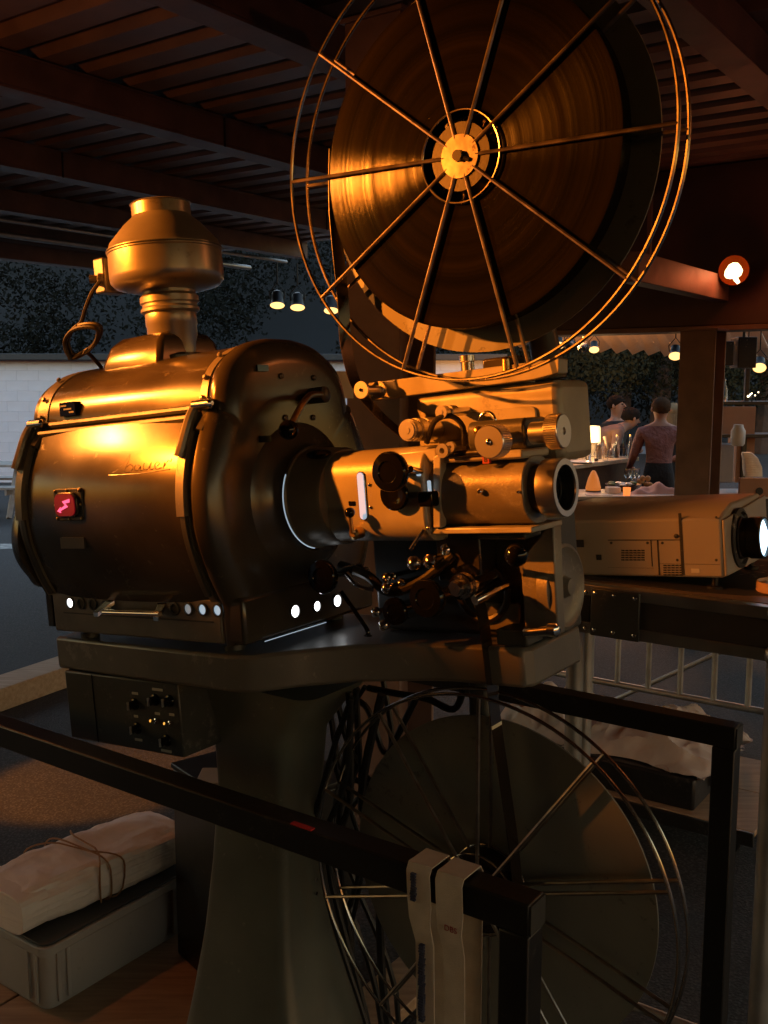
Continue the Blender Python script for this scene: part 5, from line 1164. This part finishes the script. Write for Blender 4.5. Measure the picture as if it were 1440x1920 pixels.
part('candle_cup', MB().lathe([(.032, 0), (.036, .075), (.033, .075), (.030, .01), (.001, .01)], q, (0, 0, 1), 20), M['amber'], cn); part('wax', MB().lathe([(.029, .012), (.031, .05)], q, (0, 0, 1), 16), M['amber'], cn)
q = ontab(1168, 919); bkt = thing('bread_basket', tuple(q), 'brown basket of greens and bread on the serving table', 'basket')
part('basket', MB().lathe([(.11, 0), (.17, .055), (.175, .06), (.165, .058), (.105, .008), (.001, .008)], q, (0, 0, 1), 26), M['darkwood'], bkt)
M['green'] = mat('salad', (.09, .14, .04), .6, 0, .5, 40); rr = random.Random(2)
for k in range(9):
    c = q + Vector((rr.uniform(-.12, .12), rr.uniform(-.1, .1), .05 + rr.uniform(0, .02))); part('food_piece', MB().ball(tuple(c), .04, 10, (1, .8, .45)), M['green'] if k % 2 else M['china'], bkt)
for px, py, lb_ in ((1176, 908, 'wine glass behind the bread basket'), (1186, 909, 'wine glass beside the wicker balls'), (1193, 908, 'wine glass at the end of the glass row')):
    q = ontab(px, py + 4); t = thing('wine_glass', tuple(q), lb_, 'glass', 'glasses on the bar and table')
    part('bowl', MB().lathe([(.004, .07), (.03, .10), (.036, .15), (.033, .18), (.031, .18), (.034, .15), (.001, .075)], q, (0, 0, 1), 16), M['glass'], t); part('stem', MB().lathe([(.032, 0), (.004, .006), (.004, .07)], q, (0, 0, 1), 14), M['glass'], t)
q = ontab(1209, 915); wb = thing('wicker_balls', tuple(q), 'cluster of small amber wicker balls near the pink shirt man', 'ornament')
for k in range(6): part('wicker_ball', MB().ball((q[0] + .05 * math.cos(k), q[1] + .05 * math.sin(k), q[2] + .03 + .035 * (k // 2)), .03, 10), M['wicker'], wb)
M['pinkcloth'] = mat('pink_napkin', (.5, .30, .27), .8, 0, .5, 60)
q = ontab(1228, 925)
mb = MB(MTb); qq = MTb.inverted() @ q; n, m = 20, 12; vs = []
for j in range(m):
    for i in range(n):
        u, v = i / (n - 1), j / (m - 1); env = (1 - abs(2 * u - 1) ** 2.5) * (1 - abs(2 * v - 1) ** 3); vs.append((qq.x - .24 + .5 * u, qq.y - .08 + .2 * v, TZ + .001 + env * (.06 + .03 * math.sin(9 * u + 5 * v) + .02 * math.sin(17 * u - 3 * v))))
fs_ = [(j * n + i, j * n + i + 1, (j + 1) * n + i + 1, (j + 1) * n + i) for j in range(m - 1) for i in range(n - 1)]
mb.add(vs, fs_); mb.add([(x, y, TZ + .0008) for x, y, _ in vs], [tuple(reversed(f)) for f in fs_])
solo('pink_napkin', mb, M['pinkcloth'], tuple(q), 'crumpled pink napkin at the end of the serving table', 'napkin')
solo('menu_card', MB(MTb).prism([(.07, .05, TZ + .001), (.32, .05, TZ + .001), (.30, .2, TZ + .001), (.09, .2, TZ + .001)], (0, 0, .004)), M['china'], tuple(MTb @ Vector((.2, .1, TZ))), 'bright white card lying at the end of the serving table', 'card')
solo('paper_stack', MB(MTb).box((.38, .27, TZ + .03), (.12, .12, .055)), M['china'], tuple(MTb @ Vector((.38, .27, TZ))), 'small white stack of papers beside the bread basket', 'paper')

# ------------------------------------------------------------------ shelf area at the far right
def flat(px0, py0, px1, py1, Y, d, m, name, label, cat, bevel=.002, group=None):
    a = at(px0, py1, Y); b = at(px1, py0, Y); mb = MB(); mb.span(a.x, b.x, a.y, a.y + d, a.z, b.z); return solo(name, mb, M[m], (a.x, a.y, a.z), label, cat, group, bevel)
YS = 8.9
M['pinkboard'] = mat('brown_cardboard', (.40, .22, .15), .7, 0, .3, 60, .12, 8)
sf = thing('shelf_rack', tuple(at(1395, 830, YS)), 'dark open shelf rack behind the brown pillar', 'shelf')
for py in (756, 818): a = at(1340, py, YS); b = at(1500, py, YS); part('shelf_board', MB().span(a.x, b.x, a.y + .03, a.y + .4, a.z - .015, a.z + .015), M['blackpaint'], sf, .003)
for px in (1338, 1421, 1500): a = at(px, 640, YS); part('upright', MB().span(a.x - .02, a.x + .02, a.y + .2, a.y + .25, 0, a.z), M['blackpaint'], sf, .003)
sgn = flat(1350, 762, 1415, 814, YS, .02, 'pinkboard', 'printed_board', 'reddish printed board with columns of text on the shelf rack', 'sign')
a = at(1350, 814, YS); mb = MB(); rr = random.Random(3)
for cx_, w in ((1352.5, 11), (1366.5, 11), (1381, 11), (1395, 8)):
    for r_ in range(8):
        p0 = at(cx_, 776 + r_ * 2.6, YS - .001); p1 = at(cx_ + w * rr.uniform(.6, 1), 777.5 + r_ * 2.6, YS - .001); mb.span(p0.x, p1.x, p0.y - .003, p0.y + .002, p1.z, p0.z)
part('printed_text', mb, M['blacktext'], sgn)
M['frost'] = mat('frosted_plastic', (.55, .56, .60), .35)
def lat(name, px, py, Y, prof, m, label, cat, n=20):
    q = at(px, py, Y); return solo(name, MB().lathe(prof, q, (0, 0, 1), n), M[m], tuple(q), label, cat)
lat('plastic_jug', 1383, 836, 8.6, [(.045, 0), (.06, .02), (.062, .13), (.045, .16), (.04, .185)], 'frost', 'translucent plastic jug hanging before the printed board', 'jug')
lat('dark_bottle', 1357, 755, 8.85, [(.03, 0), (.033, .11), (.012, .16), (.011, .21)], 'paleglass', 'tall bottle on the upper shelf beside the pillar', 'bottle')
M['bluegrey'] = mat('bluegrey_panel', (.30, .29, .32), .6, 0, .2, 30, .1, 5)
flat(1344, 832, 1374, 905, 8.8, .3, 'bluegrey', 'grey_locker', 'blue-grey locker panel beside the brown pillar', 'locker', .006)
flat(1378, 815, 1412, 905, 9.3, .25, 'pinkboard', 'cardboard_box', 'plain brown cardboard box under the printed board', 'box', .004)
sg2 = flat(1386, 896, 1450, 932, 7.3, .03, 'pinkboard', 'cardboard_sign', 'reddish cardboard sign lettered beside a large A with a bell drawing', 'sign')
p0 = at(1389, 905, 7.295); letters('CONT', frame((1, 0, 0), (0, 0, 1), (0, -1, 0), (p0.x + .05, p0.y - .003, p0.z - .004)), .045, M['blacktext'], sg2, 'lettering', .001)
p0 = at(1433, 905, 7.295); letters('RE', frame((1, 0, 0), (0, 0, 1), (0, -1, 0), (p0.x + .02, p0.y - .003, p0.z - .004)), .045, M['blacktext'], sg2, 'lettering', .001)
p0 = at(1419, 914, 7.295); letters('A', frame((1, 0, 0), (0, 0, 1), (0, -1, 0), (p0.x, p0.y - .003, p0.z)), .135, M['blacktext'], sg2, 'big_letter', .001)
part('bell_mark', MB().lathe([(.028, -.001), (.028, .001)], at(1424, 921, 7.29), (0, 1, 0), 20), M['blacktext'], sg2)
q = at(1412, 893, 7.6); mb = MB(); rg_ = [[(q.x + a * k + dx, q.y + b * k, q.z + z) for a, b in rrect(.13, .08, .02, 2)] for z, k, dx in ((0, 1, 0), (.07, 1.05, -.01), (.14, .85, -.03), (.17, .7, -.05), (.185, .5, -.06))]
solo('paper_bag', mb.loft(rg_), M['sheet'], tuple(q), 'crumpled pale paper bag leaning above the cardboard sign', 'bag')
# hanging loudspeakers above
for px0, py0, px1, py1, lb_ in ((1355, 640, 1375, 685, 'narrow black loudspeaker hanging beside the pillar'), (1383, 632, 1418, 690, 'wide black loudspeaker hanging over the shelves')):
    a = at(px0, py1, 8.2); b = at(px1, py0, 8.2); t = thing('hanging_loudspeaker', (a.x, a.y, a.z), lb_, 'loudspeaker', 'hanging loudspeakers')
    part('speaker_box', MB().span(a.x, b.x, a.y, a.y + .2, a.z, b.z), M['blackpaint'], t, .006); part('speaker_grille', MB().span(a.x + .01, b.x - .01, a.y - .004, a.y - .0005, a.z + .01, b.z - .01), M['vpdark'], t)
    part('bracket', MB().tube([((a.x + b.x) / 2, a.y + .1, b.z), ((a.x + b.x) / 2, a.y + .1, b.z + .2)], .012, 8), M['blackpaint'], t)
q = at(1410, 745, 8.7); M['spark'] = emat('tiny_bulb', (1, .75, .4), 10)
fl = thing('fairy_lights', tuple(q), 'sprig of tiny warm bulbs on the upper shelf', 'lights')
rr = random.Random(8)
for k in range(7): 
    d = Vector((rr.uniform(-.05, .05), rr.uniform(-.02, .02), rr.uniform(0, .07))); part('wire', MB().tube([q + Vector((0, 0, -.04)), q + d], .002, 5), M['rubber'], fl); part('tiny_bulb', MB().ball(tuple(q + d), .006 if k else .010, 8), M['spark'], fl)
flat(1378, 640, 1381.5, 688, 8.6, .02, 'pine', 'wooden_post', 'thin wooden post lit orange between the hanging loudspeakers', 'post')
# pale panel strapped to the pillar behind the machine, glowing in the spot
a = at(645, 747, 3.9); b = at(665, 696, 3.9)
solo('white_panel', MB().span(a.x - .1, b.x - .005, a.y, a.y + .02, a.z, b.z), M['china'], (a.x, a.y, a.z), 'small white panel fixed to the pillar behind the film roller', 'panel', None, .002)
mb = MB(); part('panel_bracket', MB().span(a.x - .05, b.x + .10, a.y + .021, a.y + .04, a.z + .02, a.z + .05), M['galvpost'], bpy.data.objects['white_panel'])

# ------------------------------------------------------------------ people at the bar
M['skin'] = mat('skin', (.40, .21, .14), .55, 0, .1, 80)
M['darkhair'] = mat('dark_hair', (.018, .013, .010), .85, 0, .8, 160, dist=.006, spec=.1); M['brownhair'] = mat('brown_hair', (.07, .04, .022), .85, 0, .8, 160, dist=.006, spec=.1); M['blond'] = mat('blond_hair', (.32, .22, .11), .85, 0, .8, 160, dist=.004)
M['pinkshirt'] = mat('pink_shirt', (.27, .115, .105), .85, 0, .9, 26, .25, 9, dist=.02); M['tanshirt'] = mat('tan_shirt', (.27, .15, .11), .85, 0, .8, 26, .2, 9, dist=.015)
M['darkjacket'] = mat('dark_jacket', (.02, .019, .02), .8, 0, .8, 30, dist=.012); M['darktrousers'] = mat('dark_trousers', (.014, .013, .016), .85, 0, .7, 30, dist=.012); M['shoe'] = mat('shoe_leather', (.012, .010, .009), .4)
def person(base, face, J, mats, label, hair, long_hair=False, hem_up=-.07):
    """base on the ground, face = heading angle (0 looks along +Y), J = joints in the body frame (x right, y ahead, z up)."""
    MBd = Matrix.Translation(base) @ Matrix.Rotation(face, 4, 'Z')
    chains = [('torso', ['pelvis', 'waist', 'chest', 'upper'], [.145, .135, .165, .12]), ('neck', ['upper', 'neck', 'jaw', 'head', 'crown'], [.12, .055, .068, .098, .075])]
    for s in 'LR':
        chains += [('torso', ['upper', 'sh' + s], [.12, .075]), ('sleeve', ['sh' + s, 'el' + s, 'wr' + s], [.075, .05, .034]), ('skin', ['wr' + s, 'pa' + s], [.034, .036]),
                   ('legs', ['pelvis', 'hip' + s, 'kn' + s, 'an' + s], [.145, .105, .068, .048]), ('shoe', ['an' + s, 'to' + s], [.048, .04])]
    P_ = {k: Vector(v) for k, v in J.items()}
    for s in 'LR':                                            # five fingers off each palm
        d = (P_['pa' + s] - P_['wr' + s]).normalized(); sd = d.cross(Vector((0, 1, .3))).normalized() * (1 if s == 'R' else -1)
        for i, (o, ln) in enumerate(((-.026, .055), (-.009, .068), (.009, .062), (.025, .048))):
            P_['f%s%d' % (s, i)] = P_['pa' + s] + sd * o + d * .045; P_['g%s%d' % (s, i)] = P_['pa' + s] + sd * o * 1.15 + d * (.045 + ln) + Vector((0, .012, -.012))
            chains.append(('skin', ['pa' + s, 'f%s%d' % (s, i), 'g%s%d' % (s, i)], [.034, .010, .008]))
        P_['t' + s] = P_['wr' + s] + d * .05 - sd * .05 + Vector((0, .02, 0)); chains.append(('skin', ['pa' + s, 't' + s], [.034, .010]))
    bm = bmesh.new(); lay = bm.verts.layers.skin.verify(); vv = {}; rad = {}; segs = []
    for tagn, names, rs in chains:
        for n_, r_ in zip(names, rs):
            if n_ not in vv: vv[n_] = bm.verts.new(P_[n_]); rad[n_] = r_
            rad[n_] = max(rad[n_], r_) if n_ not in rad else rad[n_]
        for a, b in zip(names, names[1:]):
            if bm.edges.get((vv[a], vv[b])) is None: bm.edges.new((vv[a], vv[b]))
            segs.append((tagn if not (tagn == 'neck' and a == 'upper') else 'torso', P_[a], P_[b]))
    for n_, v in vv.items():
        r_ = rad[n_]; sx = (r_ * 1.0, r_ * .78) if n_ in ('waist', 'chest', 'pelvis') else (r_, r_)
        v[lay].radius = sx; v[lay].use_root = (n_ == 'pelvis')
    me = bpy.data.meshes.new('person_skel'); bm.to_mesh(me); bm.free()
    tmp = bpy.data.objects.new('person_skel', me); COL.objects.link(tmp)
    tmp.modifiers.new('skin', 'SKIN').use_smooth_shade = True
    sb = tmp.modifiers.new('sub', 'SUBSURF'); sb.levels = 2; sb.render_levels = 2
    dg = bpy.context.evaluated_depsgraph_get(); out = bpy.data.meshes.new_from_object(tmp.evaluated_get(dg)); bpy.data.objects.remove(tmp)
    bm = bmesh.new(); bm.from_mesh(out); hem = (P_['pelvis'] + Vector((0, 0, hem_up)), Vector((0, 0, 1))); nk = (P_['neck'] - (P_['neck'] - P_['upper']) * .35, (P_['neck'] - P_['upper']).normalized())
    for co, no in (hem, nk): bmesh.ops.bisect_plane(bm, geom=bm.verts[:] + bm.edges[:] + bm.faces[:], plane_co=co, plane_no=no)
    bm.to_mesh(out); bm.free()
    root = bpy.data.objects.new('person', None); COL.objects.link(root); root.location = base; WM[root.name] = tuple(base); tag(root, label, 'person')
    body = bpy.data.objects.new('body', out); COL.objects.link(body); body.parent = root; body.rotation_euler = (0, 0, face); WM[body.name] = tuple(base)
    order = ['torso', 'sleeve', 'legs', 'shoe', 'skin', 'neck']; out.materials.clear()
    for k in order: out.materials.append(M[mats[k]])
    for p in out.polygons:
        c = p.center; best, bi = 9, 'torso'
        for tg, a, b in segs:
            ab = b - a; t = max(0, min(1, (c - a).dot(ab) / max(1e-9, ab.length_squared))); d = (a + ab * t - c).length
            if d < best: best, bi = d, tg
        if bi in ('torso', 'legs', 'neck'):
            bi = 'neck' if (c - nk[0]).dot(nk[1]) > 0 else ('torso' if c.z > hem[0].z else 'legs')
        p.material_index = order.index(bi); p.use_smooth = True
    # face and hair
    up_ = (P_['crown'] - P_['jaw']).normalized(); fw = Vector(J.get('look', (0, 1, 0))).normalized(); fw = (fw - up_ * fw.dot(up_)).normalized(); sd = fw.cross(up_)
    H = P_['jaw'].lerp(P_['crown'], .55)
    def hp(f, s, u): return MBd @ (H + fw * f + sd * s + up_ * u)
    part('nose', MB().tube([hp(.088, 0, .025), hp(.112, 0, -.012), hp(.09, 0, -.02)], [.008, .014, .010], 8), M['skin'], root)
    for s in (-1, 1):
        part('eye', MB().ball(tuple(hp(.085, s * .034, .018)), .011, 10), M['blacktext'], root); part('ear', MB().ball(tuple(hp(-.005, s * .094, .0)), .03, 10, (.5, .5, 1)), M['skin'], root)
    part('mouth', MB().tube([hp(.088, -.022, -.05), hp(.094, 0, -.05), hp(.088, .022, -.05)], .005, 6), mats.get('lip') and M[mats['lip']] or M['redlabel'], root)
    mb = MB(); rr = random.Random(len(label)); n, m = 22, 12; rings = []
    for j in range(m + 1):
        ring = []
        for i in range(n):
            th = 2 * math.pi * i / n; front_ = max(0, math.cos(th)); ph = math.pi * (.70 - .30 * front_ - .06 * abs(math.sin(th)) ** 4) * j / m
            rr_ = .110 - .010 * (j / m) ** 3 + .004 * math.sin(9 * th + 2 * j) + .003 * rr.uniform(-1, 1); ring.append(hp(math.sin(ph) * math.cos(th) * rr_ * 1.06 - .008, math.sin(ph) * math.sin(th) * rr_ * .95, math.cos(ph) * rr_ * 1.02 + .022))
        rings.append(ring)
    mb.loft(rings[::-1], (False, True)); 
    if long_hair:
        for i in range(26):
            th = R(80 + 200 * i / 25); r0 = .105; a = hp(math.cos(th) * r0, math.sin(th) * r0, .02); b = hp(math.cos(th) * (r0 + .02) - .02, math.sin(th) * (r0 + .015), -.13); c = hp(math.cos(th) * r0 - .04, math.sin(th) * (r0 + .03) + rr.uniform(-.01, .01), -.28)
            mb.tube(curve_pts([a, b, c], 3), [.02] * 5 + [.012, .008], 6)
    part('hair', mb, M[hair], root)
    return root
def stand(**k):
    J = dict(pelvis=(0, 0, .96), waist=(0, 0, 1.10), chest=(0, .01, 1.28), upper=(0, 0, 1.42), neck=(0, .0, 1.52), jaw=(0, .02, 1.58), head=(0, .02, 1.67), crown=(0, .01, 1.73),
             shL=(-.19, 0, 1.41), shR=(.19, 0, 1.41), elL=(-.25, -.02, 1.13), elR=(.25, -.02, 1.13), wrL=(-.24, .10, .90), wrR=(.24, .10, .90), paL=(-.23, .14, .83), paR=(.23, .14, .83),
             hipL=(-.09, 0, .90), hipR=(.09, 0, .90), knL=(-.10, .02, .50), knR=(.10, .02, .50), anL=(-.10, -.01, .09), anR=(.10, -.01, .09), toL=(-.11, .15, .05), toR=(.11, .15, .05))
    J.update(k); return J
def gp_(px, Y): p = camP + ray(px, 800) * Y; return Vector((p[0], p[1], 0))
person(gp_(1238, 10.6), R(-12), stand(elL=(-.27, .03, 1.15), wrL=(-.30, .20, 1.02), paL=(-.30, .27, 1.0), elR=(.26, .10, 1.16), wrR=(.16, .30, 1.10), paR=(.12, .36, 1.10), look=(-.25, 1, -.1)), dict(torso='pinkshirt', sleeve='pinkshirt', legs='darktrousers', shoe='shoe', skin='skin', neck='skin'), 'person in a pink shirt and dark trousers standing with their back turned at the bar', 'brownhair', hem_up=.13)
person(gp_(1262, 11.0), R(-5), {k: (tuple(c * .955 for c in v) if k != 'look' else v) for k, v in stand(look=(-.2, 1, 0)).items()}, dict(torso='darkjacket', sleeve='darkjacket', legs='darktrousers', shoe='shoe', skin='skin', neck='skin'), 'person with long blond hair in dark clothes beside the pink shirt', 'blond', True)
person(gp_(1112, 11.6), R(-78), stand(pelvis=(0, -.12, .97), waist=(0, .0, 1.13), chest=(0, .16, 1.27), upper=(0, .28, 1.38), neck=(0, .37, 1.43), jaw=(0, .46, 1.44), head=(0, .50, 1.52), crown=(0, .50, 1.58), shL=(-.18, .24, 1.36), shR=(.18, .24, 1.36),
       elL=(-.22, .30, 1.14), elR=(.24, .16, 1.14), wrL=(-.16, .52, 1.14), wrR=(.24, .10, 1.14), paL=(-.13, .58, 1.14), paR=(.24, .10, 1.13), hipL=(-.09, -.12, .9), hipR=(.09, -.12, .9), look=(0, 1, -.45)), dict(torso='tanshirt', sleeve='tanshirt', legs='darktrousers', shoe='shoe', skin='skin', neck='skin'), 'dark-haired person in a tan shirt bending over the bar by the lamp', 'darkhair')
person(gp_(1153, 12.0), R(-140), stand(elR=(.26, .08, 1.15), wrR=(.12, .26, 1.12), paR=(.08, .32, 1.14), look=(-.3, 1, -.35)), dict(torso='darkjacket', sleeve='darkjacket', legs='darktrousers', shoe='shoe', skin='skin', neck='skin'), 'person in a dark jacket standing behind the one bending over', 'darkhair')
